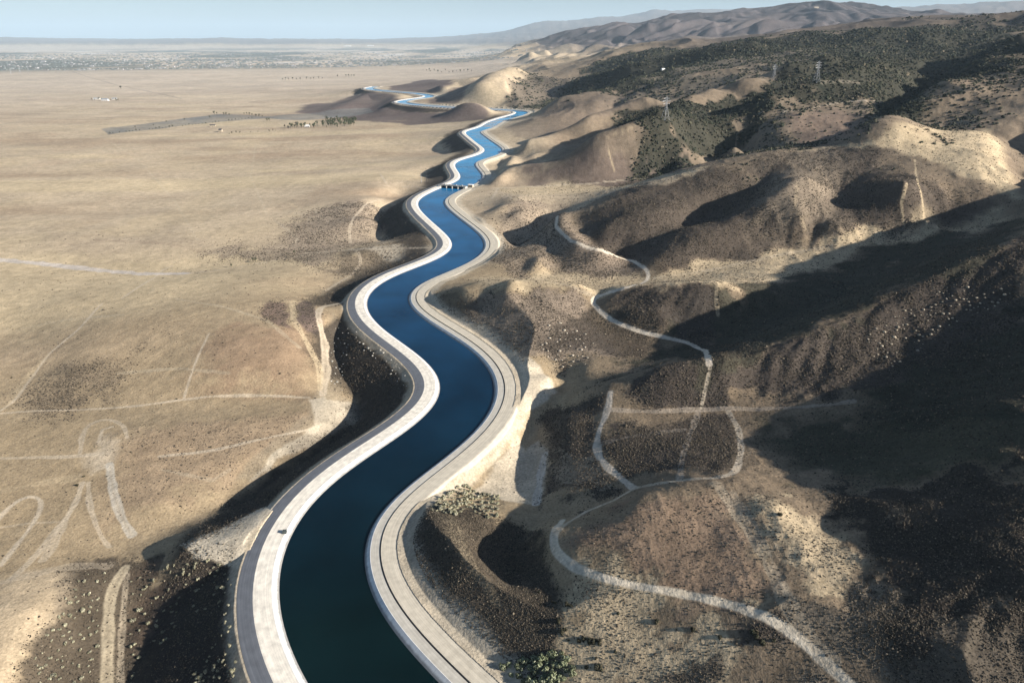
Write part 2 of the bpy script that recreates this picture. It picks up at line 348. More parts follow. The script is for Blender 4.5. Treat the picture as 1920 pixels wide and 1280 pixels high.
def blur(Zs, kr, kt):
    for ax, k in ((0, kr), (1, kt)):
        c = np.cumsum(np.pad(Zs, [(k + 1, k) if a == ax else (0, 0) for a in (0, 1)], mode='edge'), axis=ax)
        n = Zs.shape[ax]; Zs = (np.take(c, np.arange(2 * k + 1, 2 * k + 1 + n), ax) - np.take(c, np.arange(0, n), ax)) / (2 * k + 1)
    return Zs
ZB = blur(blur(ZG, 8, 8), 8, 8)
for lam, amp, lo_r, hi_r in ((900, 55., 5600, 20000), (420, 30., 4200, 16000), (190, 20., 1500, 14000), (90, 2.0, 700, 6000), (42, 0.9, 0, 3500), (20, 0.4, 0, 1500), (9.5, 0.32, 0, 650)):
    m_ = (ss(RR, lo_r * 0.8, lo_r * 1.2 + 1) if lo_r else 1.0) * (1 - ss(RR, hi_r * 0.8, hi_r * 1.2))
    gv_, sl_ = gullies(lam, ZB, int(lam))
    ZG = ZG + amp * gv_ * np.where(RR > 4000, ss(sl_, 0.02, 0.22), ss(sl_, 0.05, 0.5)) * m_ * (1 - 0.8 * np.exp(-((GX - 52) ** 2 + (GY - 192) ** 2) / 32 ** 2)) * (1 - 0.7 * np.exp(-((GX - 10) ** 2 + (GY - 430) ** 2) / 50 ** 2)) * (0.25 + 0.75 * hill) * (ss(CD, 26, 80) * 0.8 + 0.2)
# canal benches: clamp to cut and fill slopes from the road edge
EL, ER = 32.0, 31.0
edge = np.where(CSIDE < 0, EL, ER)
dd = np.maximum(CD - edge, 0)
wob = fbm(GX, GY, 30, 3, 5) * 1.2
base = np.where(CSIDE < 0, 1.2, 2.0)
lo = base - 0.3 - dd * 0.56 + wob * ss(dd, 1, 12); hi = base + 0.2 + np.maximum(dd - 1.5, 0) * 0.50 + wob * ss(dd, 2, 14)
ZC = np.clip(ZG, lo, hi)
# ease the toe of the slope
ZG = np.where(near_c, ZC, ZG)
ZG = np.where(near_c & (CD < edge - 2.0), np.minimum(ZG, -2.5), ZG)
def hsample(x, y, Zf=None):
    Zf = ZG if Zf is None else Zf
    x = np.asarray(x, float); y = np.asarray(y, float)
    r = np.clip(np.hypot(x, y), AR[0], AR[-2]); t = np.arctan2(x, y)
    fi = np.interp(r, AR, np.arange(NR)); fj = np.interp(t, AT, np.arange(NT))
    i = np.clip(fi.astype(int), 0, NR - 2); j = np.clip(fj.astype(int), 0, NT - 2); fi = fi - i; fj = fj - j
    return (Zf[i, j] * (1 - fi) + Zf[i + 1, j] * fi) * (1 - fj) + (Zf[i, j + 1] * (1 - fi) + Zf[i + 1, j + 1] * fi) * fj
def ground(pts):
    """where the line of sight through photo points meets the ground -> (n,3)"""
    pts = np.asarray(pts, float); u = (pts[:, 0] - 960) / FPX; v = (pts[:, 1] - 640) / FPX
    n = len(pts); dep = np.full(n, np.nan); t = 120.0; prev = t
    lo_ = np.full(n, 120.0); hi_ = np.full(n, np.nan)
    while t < 70000:
        z = CAM_H - t * (SP + v * CP); g = hsample(t * u, t * (CP - v * SP))
        hit = (z <= g) & np.isnan(hi_)
        hi_[hit] = t; lo_[hit] = prev
        prev = t; t *= 1.006
    hi_ = np.where(np.isnan(hi_), 70000, hi_); lo_ = np.where(hi_ >= 70000, 69000, lo_)
    for _ in range(14):
        m = (lo_ + hi_) / 2; z = CAM_H - m * (SP + v * CP); g = hsample(m * u, m * (CP - v * SP)); b = z <= g
        hi_ = np.where(b, m, hi_); lo_ = np.where(b, lo_, m)
    d = hi_
    return np.stack([d * u, d * (CP - v * SP), CAM_H - d * (SP + v * CP)], 1)
def gpoly(pts, step=8.0):
    """photo polyline -> world polyline lying on the ground, jumps over hidden folds removed"""
    P = densify([np.array(p, float) for p in pts], step); return ground(P)[:, :2]

# spurs: raise a crest along a photo line lying on the ground
def ridge(pts, A, w_):
    global ZG
    P2 = np.array(pts, float); g = ground(P2); d = g[:, 1] * CP + (CAM_H - g[:, 2]) * SP
    P2[:, 1] += A * 1170 / d * 0.7
    P = resample(gpoly(P2, 8), 5.0)
    if len(P) > 30: P = gsmooth(P, 4)
    d = stamp(P, w_ * 3)
    ZG = ZG + A * np.exp(-(d / w_) ** 2) * ss(CD, 38, 38 + w_)
ridge([(985,318),(1040,312),(1100,298),(1180,275),(1240,255)], 17, 30)
ridge([(985,272),(1030,262),(1080,240),(1150,212),(1200,195)], 20, 36)
ridge([(1050,192),(1120,175),(1190,158)], 15, 50)
ridge([(1130,265),(1200,238),(1320,190),(1450,140),(1540,115)], 24, 40)
ridge([(1440,185),(1500,165),(1560,150),(1640,125)], 20, 34)
ridge([(1650,245),(1700,205),(1760,165),(1830,125),(1900,80)], 22, 38)
ridge([(1080,160),(1180,130),(1300,105),(1400,90)], 34, 65)
ridge([(882,196),(898,172),(925,148),(960,136)], 42, 80)
ridge([(640,203),(690,178),(720,180)], 14, 70)
ridge([(740,195),(760,187),(745,180)], 12, 60)
ridge([(820,168),(850,158),(880,152)], 22, 60)
ridge([(1110,550),(1200,543),(1330,538),(1420,545)], 5, 16)
ridge([(830,560),(900,535),(980,532),(1060,540)], 5, 18)
ridge([(1045,408),(1050,430),(1080,455),(1120,470)], 9, 14)
ridge([(935,472),(985,442),(1025,415)], -10, 20)
ridge([(1150,722),(1200,708),(1260,697),(1340,688)], 6, 14)
ridge([(1180,462),(1280,420),(1360,380),(1430,335)], -9, 18)
ridge([(1235,492),(1330,445),(1420,398),(1490,340)], 7, 20)
ridge([(958,532),(952,556)], 4.5, 9)
ridge([(962,296),(952,318),(937,335)], 9, 14)
ridge([(1010,488),(1005,500)], 5, 9)
ridge([(1135,572),(1180,590),(1235,600)], 4, 10)
# ---- colour zones --------------------------------------------------------
TLg, LRg = np.meshgrid(AT, LR)
def poly_mask(pts, soft=0.006, noise=0.010):
    """soft mask of a ground region whose outline is given by photo points"""
    G = ground(pts); a = np.arctan2(G[:, 0], G[:, 1]); l = 0.5 * np.log(G[:, 0] ** 2 + G[:, 1] ** 2)
    pad = 0.04
    j0, j1 = np.searchsorted(AT, [a.min() - pad, a.max() + pad]); i0, i1 = np.searchsorted(LR, [l.min() - pad * 4, l.max() + pad * 4])
    M = np.zeros((NR, NT), np.float32)
    X = TLg[i0:i1, j0:j1].astype(np.float32); Y = LRg[i0:i1, j0:j1].astype(np.float32)
    if X.size == 0: return M
    Xw = X + WTX[i0:i1, j0:j1] * noise; Yw = Y + WTY[i0:i1, j0:j1] * noise * 3
    ins = np.zeros(X.shape, bool); dm = np.full(X.shape, 9.0, np.float32); n = len(a)
    for k in range(n):
        x0, y0, x1, y1 = a[k], l[k], a[(k + 1) % n], l[(k + 1) % n]
        c = (y0 > Yw) != (y1 > Yw)
        with np.errstate(divide='ignore', invalid='ignore'):
            ins ^= c & (Xw < (x1 - x0) * (Yw - y0) / (y1 - y0 + 1e-12) + x0)
        dx, dy = x1 - x0, y1 - y0; L = dx * dx + dy * dy + 1e-12
        t = np.clip(((Xw - x0) * dx + (Yw - y0) * dy) / L, 0, 1)
        dm = np.minimum(dm, np.hypot(Xw - x0 - t * dx, (Yw - y0 - t * dy)))
    sd = np.where(ins, dm, -dm)
    M[i0:i1, j0:j1] = ss(sd, -soft, soft)
    return M
lnx, lny = TLg * 400, LRg * 400
WTX = fbm(lnx, lny, 24, 5, 301, 0.6).astype(np.float32); WTY = fbm(lnx, lny, 24, 5, 402, 0.6).astype(np.float32)

TAN = (0.475, 0.382, 0.262); PALE = (0.60, 0.52, 0.39); STRAW = (0.54, 0.43, 0.275); RED = (0.27, 0.175, 0.115)
GREY = (0.25, 0.20, 0.155); DARK = (0.042, 0.036, 0.031); CHAP = (0.028, 0.032, 0.024); BLUEB = (0.085, 0.075, 0.085); OLIVE = (0.16, 0.14, 0.09)  # DARK: scrub tone, lowered further to carry shade on slopes and banks
SCRUB = (0.08, 0.066, 0.055)
COL = np.empty((NR, NT, 3), np.float32); COL[:] = TAN
DENS = np.zeros((NR, NT), np.float32)          # shrub density 0..1
CHD = np.zeros((NR, NT), np.float32)           # chaparral (tall bushes) density
nz1 = fbm(GX, GY * 0.7, 90, 4, 21); nz2 = fbm(GX, GY, 600, 4, 33); nz3 = fbm(GX, GY, 11, 3, 44)
def mix(col, m):
    global COL
    m = np.clip(m, 0, 1)[..., None]; COL += (np.array(col, np.float32) - COL) * m
mix(RED, ss(nz1, 0.1, 0.7) * 0.25); mix(STRAW, ss(-nz1, 0.05, 0.6) * 0.5)
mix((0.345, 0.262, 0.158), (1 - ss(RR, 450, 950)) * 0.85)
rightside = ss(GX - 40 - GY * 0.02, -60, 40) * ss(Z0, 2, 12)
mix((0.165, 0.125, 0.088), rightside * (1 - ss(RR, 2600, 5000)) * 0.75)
def zone(col, pts, a=1.0, soft=0.006, noise=0.012, dens=None, chap=None, mod=None):
    m = poly_mask(pts, soft * (1.8 if dens or chap else 1.2), noise * (1.7 if dens or chap else 1.2))
    if mod is not None: m = m * mod
    mix(col, m * a)
    global DENS, CHD
    if dens is not None: DENS = DENS * (1 - m) + dens * m
    if chap is not None: CHD = CHD * (1 - m) + chap * m
    return m
# plain: broad streaks along the view's horizontals are real fields and washes
str_ = fbm(GX * 0.25, GY, 120, 4, 61); mix((0.36, 0.27, 0.18), ss(str_, 0.0, 0.5) * ss(-GX, 40, 200) * ss(RR, 420, 700) * 0.75)
mix((0.56, 0.45, 0.28), ss(-str_, 0.05, 0.5) * ss(-GX, 40, 200) * ss(RR, 450, 700) * 0.6)
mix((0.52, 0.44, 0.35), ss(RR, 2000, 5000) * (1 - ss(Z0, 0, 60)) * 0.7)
# left
zone(RED, [(560,600),(400,640),(350,740),(570,735),(600,680)], 0.55, 0.03, 0.03)
zone((0.36,0.26,0.17), [(570,780),(300,800),(220,860),(210,980),(380,930),(560,840)], 0.6, 0.02, 0.02, dens=0.1)
zone(SCRUB, [(140,655),(230,665),(215,740),(60,760),(90,700)], 0.45, 0.02, 0.03, dens=0.7)
zone(GREY, [(610,400),(700,380),(725,400),(690,455),(640,480),(500,490),(380,495),(520,450),(560,420)], 0.6, 0.01, 0.02, dens=0.8)
zone(GREY, [(60,440),(300,430),(420,480),(330,500),(150,495)], 0.25, 0.02, 0.03)
zone(SCRUB, [(600,490),(690,478),(770,480),(750,500),(680,515),(600,510)], 0.6, 0.01, 0.02, dens=0.8)
zone((0.20,0.14,0.11), [(500,565),(538,562),(540,620),(520,600),(492,590)], 0.85, 0.002, 0.008, dens=0.9)
zone((0.17,0.125,0.105), [(555,566),(597,565),(590,590),(602,620),(575,630),(555,600)], 0.9, 0.002, 0.006, dens=0.9)
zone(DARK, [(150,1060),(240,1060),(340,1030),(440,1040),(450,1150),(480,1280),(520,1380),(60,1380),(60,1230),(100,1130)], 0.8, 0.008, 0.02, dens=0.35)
zone(RED, [(300,1060),(420,1080),(330,1180),(250,1200),(260,1100)], 0.3, 0.02, 0.02)
zone(TAN, [(20,1400),(-50,1100),(150,1060),(140,1120),(60,1210),(30,1300)], 0.6, 0.01, 0.01)
zone((0.30,0.26,0.19), [(620,590),(650,620),(640,740),(700,740),(690,780),(480,905),(440,900),(575,780),(590,740),(620,700)], 0.4, 0.006, 0.006)
zone(PALE, [(580,745),(690,745),(680,780),(600,835),(470,905),(590,800)], 0.75, 0.003, 0.006)
zone(PALE, [(335,1020),(400,992),(520,935),(560,915),(470,1000),(447,1068),(420,1055),(360,1042)], 0.85, 0.003, 0.004)
FAN = poly_mask([(335,1020),(400,992),(520,935),(560,915),(470,1000),(447,1068),(420,1055),(360,1042)], 0.003, 0.004)
zone(PALE, [(655,470),(720,462),(830,462),(800,482),(740,490),(700,480)], 0.55, 0.004, 0.006)
# far dark brown hills round the distant canal
BRN = (0.10, 0.078, 0.078)
zone(BRN, [(570,198),(690,170),(740,180),(740,195),(820,210),(920,214),(925,222),(870,228),(700,232),(560,212)], 0.85, 0.006, 0.01)
zone((0.19,0.19,0.175), [(191,241),(300,229),(357,221),(405,214),(458,216),(500,218),(600,210),(690,203),(700,210),(620,222),(560,226),(500,222),(469,224),(385,231),(300,241),(205,252)], 0.8, 0.001, 0.003, mod=0.75 + 0.5 * ss(fbm(GX, GY, 120, 4, 913), -0.5, 0.5))
zone(BRN, [(730,162),(790,150),(835,150),(850,160),(830,172),(790,180),(730,172)], 0.85, 0.004, 0.008)
zone(BRN, [(800,196),(850,165),(890,150),(870,180),(850,196)], 0.7, 0.004, 0.006)
zone(STRAW, [(870,196),(885,165),(925,150),(955,190),(940,202)], 0.5, 0.006, 0.008)
# right, near
zone(PALE, [(960,660),(1010,690),(1042,735),(1025,752),(985,770),(975,700)], 0.85, 0.003, 0.004)
zone(PALE, [(975,820),(985,850),(1010,830),(1030,850),(1015,945),(950,940),(880,925),(920,880)], 0.75, 0.004, 0.006)
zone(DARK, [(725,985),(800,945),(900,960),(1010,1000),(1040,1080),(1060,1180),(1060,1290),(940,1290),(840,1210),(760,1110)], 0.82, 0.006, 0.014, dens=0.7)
zone((0.22,0.18,0.12), [(815,955),(845,960),(900,1070),(955,1140),(925,1135),(840,1030)], 0.7, 0.003, 0.006)
zone(SCRUB, [(1020,780),(1130,740),(1130,860),(1170,930),(1040,940),(1010,960),(1030,860)], 0.8, 0.006, 0.02, dens=0.8)
zone(TAN, [(1040,860),(1140,880),(1160,920),(1050,930)], 0.5, 0.006, 0.03)
zone((0.27,0.19,0.128), [(1180,950),(1320,920),(1380,980),(1450,1110),(1400,1125),(1200,1080),(1070,1030),(1110,970)], 0.85, 0.012, 0.02, dens=0.10)
zone(STRAW, [(1060,1110),(1300,1130),(1420,1170),(1380,1240),(1250,1290),(1060,1290)], 0.75, 0.01, 0.03, dens=0.15)
zone(STRAW, [(1400,930),(1520,940),(1560,1010),(1600,1110),(1520,1110),(1440,1000)], 0.75, 0.01, 0.02, dens=0.10)
zone(SCRUB, [(1390,1145),(1500,1190),(1480,1210),(1400,1190)], 0.85, 0.004, 0.012, dens=0.9)
zone(SCRUB, [(1220,1260),(1340,1215),(1360,1240),(1260,1290)], 0.8, 0.004, 0.012, dens=0.9)
zone((0.22,0.18,0.13), [(1480,1190),(1620,1130),(1800,1190),(2040,1180),(2040,1300),(1560,1300)], 0.75, 0.01, 0.03, dens=1.0)
zone(DARK, [(1540,910),(1700,910),(2040,860),(2040,1170),(1820,1190),(1700,1170),(1610,1060),(1560,960)], 0.85, 0.008, 0.04, dens=0.9)  # scrub slope; the hill's shadow is also worked into this colour
zone((0.042,0.046,0.034), [(1150,705),(1300,615),(1480,520),(1650,480),(1880,415),(1940,430),(1800,495),(1600,585),(1420,665),(1330,690)], 0.8, 0.01, 0.03, dens=0.3)  # valley vegetation, with the spur's cast shadow painted into the ground colour
zone((0.055,0.057,0.038), [(1420,800),(1700,760),(2040,760),(2040,860),(1650,905),(1500,890)], 0.85, 0.02, 0.02, dens=0.2)  # grassy valley floor, the right hill's cast shadow added to its colour
zone(SCRUB, [(1150,560),(1340,540),(1350,600),(1310,650),(1270,635),(1180,605)], 0.85, 0.004, 0.01, dens=0.9)
zone(SCRUB, [(1170,740),(1250,700),(1400,680),(1560,610),(1760,520),(1930,450),(1930,600),(1720,690),(1600,745),(1400,755),(1200,765)], 0.9, 0.006, 0.015, dens=1.0)
zone(SCRUB, [(1130,810),(1200,800),(1280,790),(1370,780),(1385,840),(1370,885),(1270,880),(1180,880),(1130,840)], 0.85, 0.004, 0.01, dens=0.9)
zone(GREY, [(870,600),(900,545),(1050,540),(1100,570),(1160,680),(1040,690),(960,670)], 0.75, 0.008, 0.012, dens=0.5)
zone(DARK, [(1060,590),(1110,580),(1170,625),(1230,650),(1150,690),(1060,690),(1000,660)], 0.7, 0.014, 0.03, dens=0.9)
zone(DARK, [(790,566),(850,550),(905,560),(880,620),(840,610)], 0.6, 0.008, 0.012, dens=0.7)
zone(STRAW, [(890,520),(1050,515),(1220,515),(1500,465),(1880,392),(1900,410),(1620,470),(1480,520),(1350,540),(1100,545),(900,540)], 0.75, 0.005, 0.01, dens=0.1)
zone(SCRUB, [(1075,405),(1200,350),(1330,318),(1500,290),(1620,285),(1700,330),(1860,400),(1700,440),(1540,440),(1400,480),(1230,500),(1130,450)], 0.8, 0.01, 0.015, dens=0.85)
zone((0.30,0.24,0.17), [(1440,330),(1500,300),(1560,330),(1540,430),(1460,440),(1420,420)], 0.7, 0.02, 0.03, dens=0.4)
zone(STRAW, [(1480,286),(1640,272),(1850,246),(1880,300),(1912,372),(1840,340),(1740,300),(1640,285)], 0.9, 0.005, 0.006, dens=0.1)
zone(TAN, [(920,352),(1100,345),(1300,318),(1260,345),(1100,385),(1000,395),(920,370)], 0.9, 0.004, 0.01, dens=0.05)
zone(STRAW, [(930,349),(1100,343),(1330,312),(1300,330),(1100,362),(960,366)], 0.8, 0.003, 0.006)
zone(GREY, [(930,415),(1040,400),(1060,420),(1150,470),(1210,500),(1180,520),(920,500)], 0.6, 0.01, 0.02, dens=0.6)
zone((0.17,0.13,0.105), [(990,325),(1150,285),(1290,300),(1270,320),(1080,342),(980,340)], 0.8, 0.006, 0.01, dens=0.5)
zone((0.19,0.15,0.115), [(970,290),(1080,280),(1170,240),(1250,215),(1190,250),(1100,300),(990,310)], 0.6, 0.01, 0.01, dens=0.2)
zone((0.21,0.165,0.125), [(950,240),(1050,190),(1190,160),(1190,200),(1080,240),(960,262)], 0.6, 0.006, 0.01)
zone((0.05,0.05,0.036), [(1640,722),(1760,660),(1920,590),(2050,590),(2050,790),(1750,790),(1600,757)], 0.9, 0.010, 0.02, dens=0.4)  # painted shade: dark tone where the lower ridge face lies in shadow
zone((0.12,0.10,0.075), [(1640,1160),(1800,1190),(2300,1150),(2300,1400),(1750,1400),(1680,1290)], 0.85, 0.01, 0.03, dens=1.0)
# chaparral
zone(CHAP, [(1190,250),(1160,225),(1230,190),(1300,185),(1420,160),(1500,150),(1560,200),(1440,210),(1380,225),(1370,290),(1280,305),(1200,300),(1180,280)], 0.88, 0.006, 0.025, chap=1.0)
zone(CHAP, [(990,200),(950,185),(1000,140),(1120,125),(1200,100),(1350,84),(1500,66),(1700,46),(1930,22),(1930,120),(1760,160),(1640,240),(1620,190),(1500,160),(1440,120),(1300,160),(1180,165),(1060,190)], 0.9, 0.006, 0.03, chap=1.0)
zone((0.24,0.20,0.15), [(1200,150),(1330,120),(1450,100),(1560,90),(1440,125),(1330,165),(1240,190),(1190,185)], 0.6, 0.010, 0.04, chap=0.5)
zone((0.20,0.16,0.115), [(1370,235),(1440,215),(1560,205),(1620,190),(1640,245),(1600,270),(1480,280),(1400,295)], 0.6, 0.01, 0.04, chap=0.5)
zone((0.26,0.19,0.14), [(1480,215),(1560,205),(1615,210),(1620,240),(1560,265),(1500,270)], 0.85, 0.006, 0.01, chap=0.05)
zone((0.29,0.22,0.15), [(1640,245),(1760,190),(1860,130),(1930,110),(1930,210),(1860,245),(1700,262)], 0.7, 0.01, 0.05, chap=0.42)
zone((0.30,0.24,0.18), [(950,150),(1000,140),(1100,140),(1050,180),(1000,190),(955,190)], 0.55, 0.01, 0.04, chap=0.25)
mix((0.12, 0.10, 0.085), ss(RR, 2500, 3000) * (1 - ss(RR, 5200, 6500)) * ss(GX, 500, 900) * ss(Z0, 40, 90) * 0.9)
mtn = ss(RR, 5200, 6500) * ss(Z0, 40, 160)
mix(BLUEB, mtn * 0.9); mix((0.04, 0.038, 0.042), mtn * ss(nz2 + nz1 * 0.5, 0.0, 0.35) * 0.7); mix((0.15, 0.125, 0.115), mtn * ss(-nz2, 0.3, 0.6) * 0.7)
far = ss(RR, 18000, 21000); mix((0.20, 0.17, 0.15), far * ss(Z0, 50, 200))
# cultivated / built-up belt far out on the plain
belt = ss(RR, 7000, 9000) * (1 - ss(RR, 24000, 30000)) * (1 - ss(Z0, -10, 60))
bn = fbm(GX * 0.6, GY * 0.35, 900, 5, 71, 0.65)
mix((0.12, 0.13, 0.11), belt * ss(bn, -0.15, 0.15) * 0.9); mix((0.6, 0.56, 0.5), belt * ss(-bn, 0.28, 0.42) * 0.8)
DENS = np.maximum(DENS, 0.55 * near_c * (CSIDE < 0) * ss(-(ZG - 0.2), 1, 4) * (1 - ss(CD + nz3 * 8, 58, 75)))
# slopes right beside the canal
bank = near_c * (1 - ss(CD, 36, 75)) * ss(CD, 29, 33)
mix(DARK, (1 - FAN) * near_c * (CSIDE < 0) * ss(-(ZG - 0.2), 0, 3) * ss(CD, 33, 36) * (1 - ss(CD + nz3 * 8, 58, 80)) * 0.9)  # bank scrub, with the slope's shade deepened in the ground colour
mix(PALE, near_c * (CSIDE < 0) * (1 - ss(CD + nz3 * 3, 34.0, 37.5)) * 0.6)
mix(PALE, near_c * (CSIDE > 0) * (1 - ss(CD + nz3 * 3, 35.0, 41.0)) * 0.75)
# ---- dirt tracks ---------------------------------------------------------
TRK = (0.55, 0.46, 0.335)
TRACK = np.zeros((NR, NT), np.float32)
def track(pts, w_, col=TRK, a=0.9, rough=0.35, main=False, ruts=True):
    global TRACK
    P = resample(gpoly(pts, 10), 3.0)
    P = gsmooth(P, 2) if len(P) > 16 else gpoly(pts, 10)
    d = stamp(P, w_ * 2 + 3)
    w_ = w_ * 0.85
    m = 1 - ss(d + nz3 * w_ * rough * 0.7, w_ * 0.34, w_ * 0.34 + 0.45 + w_ * 0.10)
    if ruts and 2.4 < w_ < 6: m = m * (1 - 0.26 * np.exp(-(d / (0.15 * w_)) ** 2)) * (0.86 + 0.3 * nz1)
    mix(col, m * a)
    if main: TRACK = np.maximum(TRACK, m)
    return P
TR = []
track([(1045,405),(1042,425),(1075,455),(1140,475),(1190,490),(1218,510),(1215,525),(1180,540),(1140,548),(1112,553),(1106,562),(1125,585),(1165,610),(1230,630),(1290,640),(1325,660),(1330,682)], 4.4, (0.66, 0.57, 0.44), 1.0, 0.2, True, False)
track([(1055,975),(1035,1000),(1035,1030),(1065,1060),(1130,1085),(1200,1100),(1300,1115),(1400,1140),(1470,1170),(1530,1220),(1600,1290)], 3.7, (0.66, 0.57, 0.43), 1.0, 0.2, True, False)
track([(1190,915),(1150,938),(1100,958),(1060,982),(1040,1000)], 2.6, TRK, 0.9, 0.3, True)
track([(1145,735),(1142,765),(1125,800),(1115,840),(1135,875),(1165,895),(1190,915)], 4.2, (0.58, 0.50, 0.39), 1.0, 0.4, True, False)
track([(1140,768),(1220,772),(1330,766),(1450,766),(1540,760),(1600,752)], 4.0, (0.42,0.35,0.27), 0.85, 0.6, True)
track([(1332,688),(1322,730),(1315,765)], 1.8, TRK, 0.8, 0.3); track([(1310,770),(1300,800),(1280,850),(1275,900)], 3, (0.42,0.35,0.27), 0.75, 0.5)
track([(1366,772),(1385,800),(1391,840),(1385,870),(1375,893),(1330,897),(1275,900),(1225,908),(1190,915)], 3.4, (0.56, 0.47, 0.35), 0.9, 0.4); track([(1130,830),(1180,818),(1280,805)], 3.5, (0.42,0.35,0.27), 0.6, 0.7)
track([(1340,905),(1400,990),(1450,1080),(1490,1170),(1560,1240)], 5.0, (0.42,0.35,0.25), 0.6, 0.6); track([(1375,925),(1430,1010),(1475,1110)], 3.0, (0.40,0.33,0.24), 0.5, 0.7)
track([(0,775),(60,770),(150,768),(250,762),(350,748),(400,742),(480,741),(580,745)], 3.0, TRK, 0.9, 0.4, True)
track([(-20,860),(60,857),(150,855),(190,850)], 4.5, TRK, 0.83, 0.5, True); track([(300,855),(400,845),(480,825),(590,803)], 2.5, TRK, 0.78, 0.5)
track([(150,850),(155,810),(170,790),(200,783),(232,795),(238,820)], 3.0, TRK, 0.73, 0.5); track([(185,830),(192,805),(210,800)], 2.0, TRK, 0.68, 0.5)
zone(TRK, [(150,855),(200,830),(222,840),(212,870),(160,890)], 0.7, 0.01, 0.015)
track([(205,870),(212,920),(225,965),(247,1003)], 5.0, (0.52,0.47,0.38), 0.9, 0.3, True); track([(165,905),(168,950),(185,1000),(205,1025)], 3.0, TRK, 0.78, 0.6)
track([(155,905),(140,950),(100,1000),(60,1050),(20,1085)], 3.2, TRK, 0.83, 0.5); track([(130,960),(105,1015),(80,1050)], 4.0, TRK, 0.73, 0.6)
track([(-10,980),(20,945),(50,925),(78,930),(82,945),(60,985),(0,1060)], 2.8, TRK, 0.88, 0.4, True); track([(-10,990),(60,980),(110,978)], 1.5, TRK, 0.4, 0.4)
track([(-20,1095),(50,1080),(120,1062),(200,1060)], 6.0, TRK, 0.45, 0.7); track([(0,920),(80,905),(140,895)], 6, STRAW, 0.4, 0.8)
track([(235,1065),(208,1100),(203,1160),(200,1290)], 5.5, (0.46,0.39,0.27), 0.95, 0.15, True); track([(238,1075),(232,1130),(228,1200),(225,1290)], 3.0, (0.42,0.35,0.25), 0.9, 0.3)
track([(0,770),(25,755),(50,720),(80,680),(92,662),(120,640),(150,615),(180,580),(193,568)], 2.4, TRK, 0.8, 0.3, True); track([(10,765),(60,700),(90,665)], 4.0, STRAW, 0.6, 0.8)
track([(0,760),(40,720),(62,690)], 3.0, STRAW, 0.5, 0.8)
track([(228,560),(260,538),(290,520),(310,502),(325,498)], 2.4, TRK, 0.8, 0.3); track([(345,745),(352,720),(370,670),(392,625)], 1.8, TRK, 0.7, 0.3)
track([(60,575),(150,568),(230,560)], 2.5, STRAW, 0.5, 0.6)
track([(-30,483),(0,487),(60,492),(130,500),(200,508),(280,514),(350,513)], 15.0, (0.54,0.48,0.41), 0.95, 0.5, True); track([(350,513),(420,505),(520,488),(560,480),(650,468)], 4.0, TRK, 0.6, 0.8)
track([(430,450),(480,430),(520,415),(550,400)], 4.0, STRAW, 0.5, 0.6); track([(515,413),(545,435),(560,450),(545,460)], 4.5, TRK, 0.6, 0.5)
track([(657,455),(655,430),(665,405),(690,380),(720,372)], 4.5, TRK, 0.7, 0.3, True); track([(640,462),(670,470),(678,490),(660,515),(610,545)], 4.0, TRK, 0.6, 0.3)
track([(560,475),(640,470),(700,466),(760,465),(830,464)], 5.0, TRK, 0.6, 0.3, True)
track([(605,740),(612,690),(608,640),(596,590),(600,575),(640,568)], 7.0, TRK, 0.85, 0.3, True); track([(548,565),(550,600),(575,640),(600,690),(600,730)], 5.0, STRAW, 0.7, 0.3)
track([(560,330),(640,326),(720,322),(800,318)], 4.5, STRAW, 0.6, 0.6); track([(0,385),(60,370),(150,340),(220,308),(280,290),(350,272)], 5.0, STRAW, 0.6, 0.4, True)
track([(110,125),(160,143),(220,160),(280,172),(340,185)], 14.0, (0.24,0.2,0.17), 0.6, 0.3); track([(500,383),(540,380),(560,390),(545,405),(520,412)], 4, STRAW, 0.6, 0.3)
track([(712,325),(725,345)], 4.0, TRK, 0.7, 0.3); track([(720,348),(780,350),(820,356)], 4.5, TRK, 0.7, 0.3)
track([(900,354),(1000,350),(1120,343),(1250,330),(1320,318)], 5.0, TRK, 0.8, 0.3, True); track([(935,352),(925,368),(922,372)], 5.0, TRK, 0.8, 0.3)
track([(905,525),(1000,520),(1060,535),(1105,550)], 3.5, TRK, 0.5, 0.8)
track([(1225,522),(1340,505),(1450,480),(1560,460)], 4.0, TRK, 0.5, 0.8)
track([(1005,945),(1012,900),(1022,850)], 4.0, (0.62,0.58,0.5), 0.8, 0.5); 
track([(1120,265),(1200,230),(1160,255)], 2, STRAW, 0.3); track([(1140,280),(1152,320)], 2.5, STRAW, 0.6); track([(1368,215),(1385,245),(1380,270),(1376,300)], 4.0, (0.33,0.26,0.18), 0.8, 0.3)
track([(1420,213),(1500,207),(1560,195),(1600,188),(1640,190)], 4.0, (0.6,0.5,0.38), 0.8, 0.8); track([(1535,155),(1560,152),(1610,155)], 12.0, (0.4,0.34,0.26), 0.35, 0.5)
track([(1715,300),(1718,330),(1730,380),(1738,425)], 2.0, STRAW, 0.7, 0.6); track([(1700,345),(1690,380),(1695,425)], 2.0, STRAW, 0.6, 0.6); track([(1495,340),(1490,390),(1510,430)], 4.0, STRAW, 0.4, 0.9)
track([(1345,530),(1342,560),(1346,590)], 3.5, STRAW, 0.6, 0.5); track([(680,230),(760,226)], 6, STRAW, 0.4)
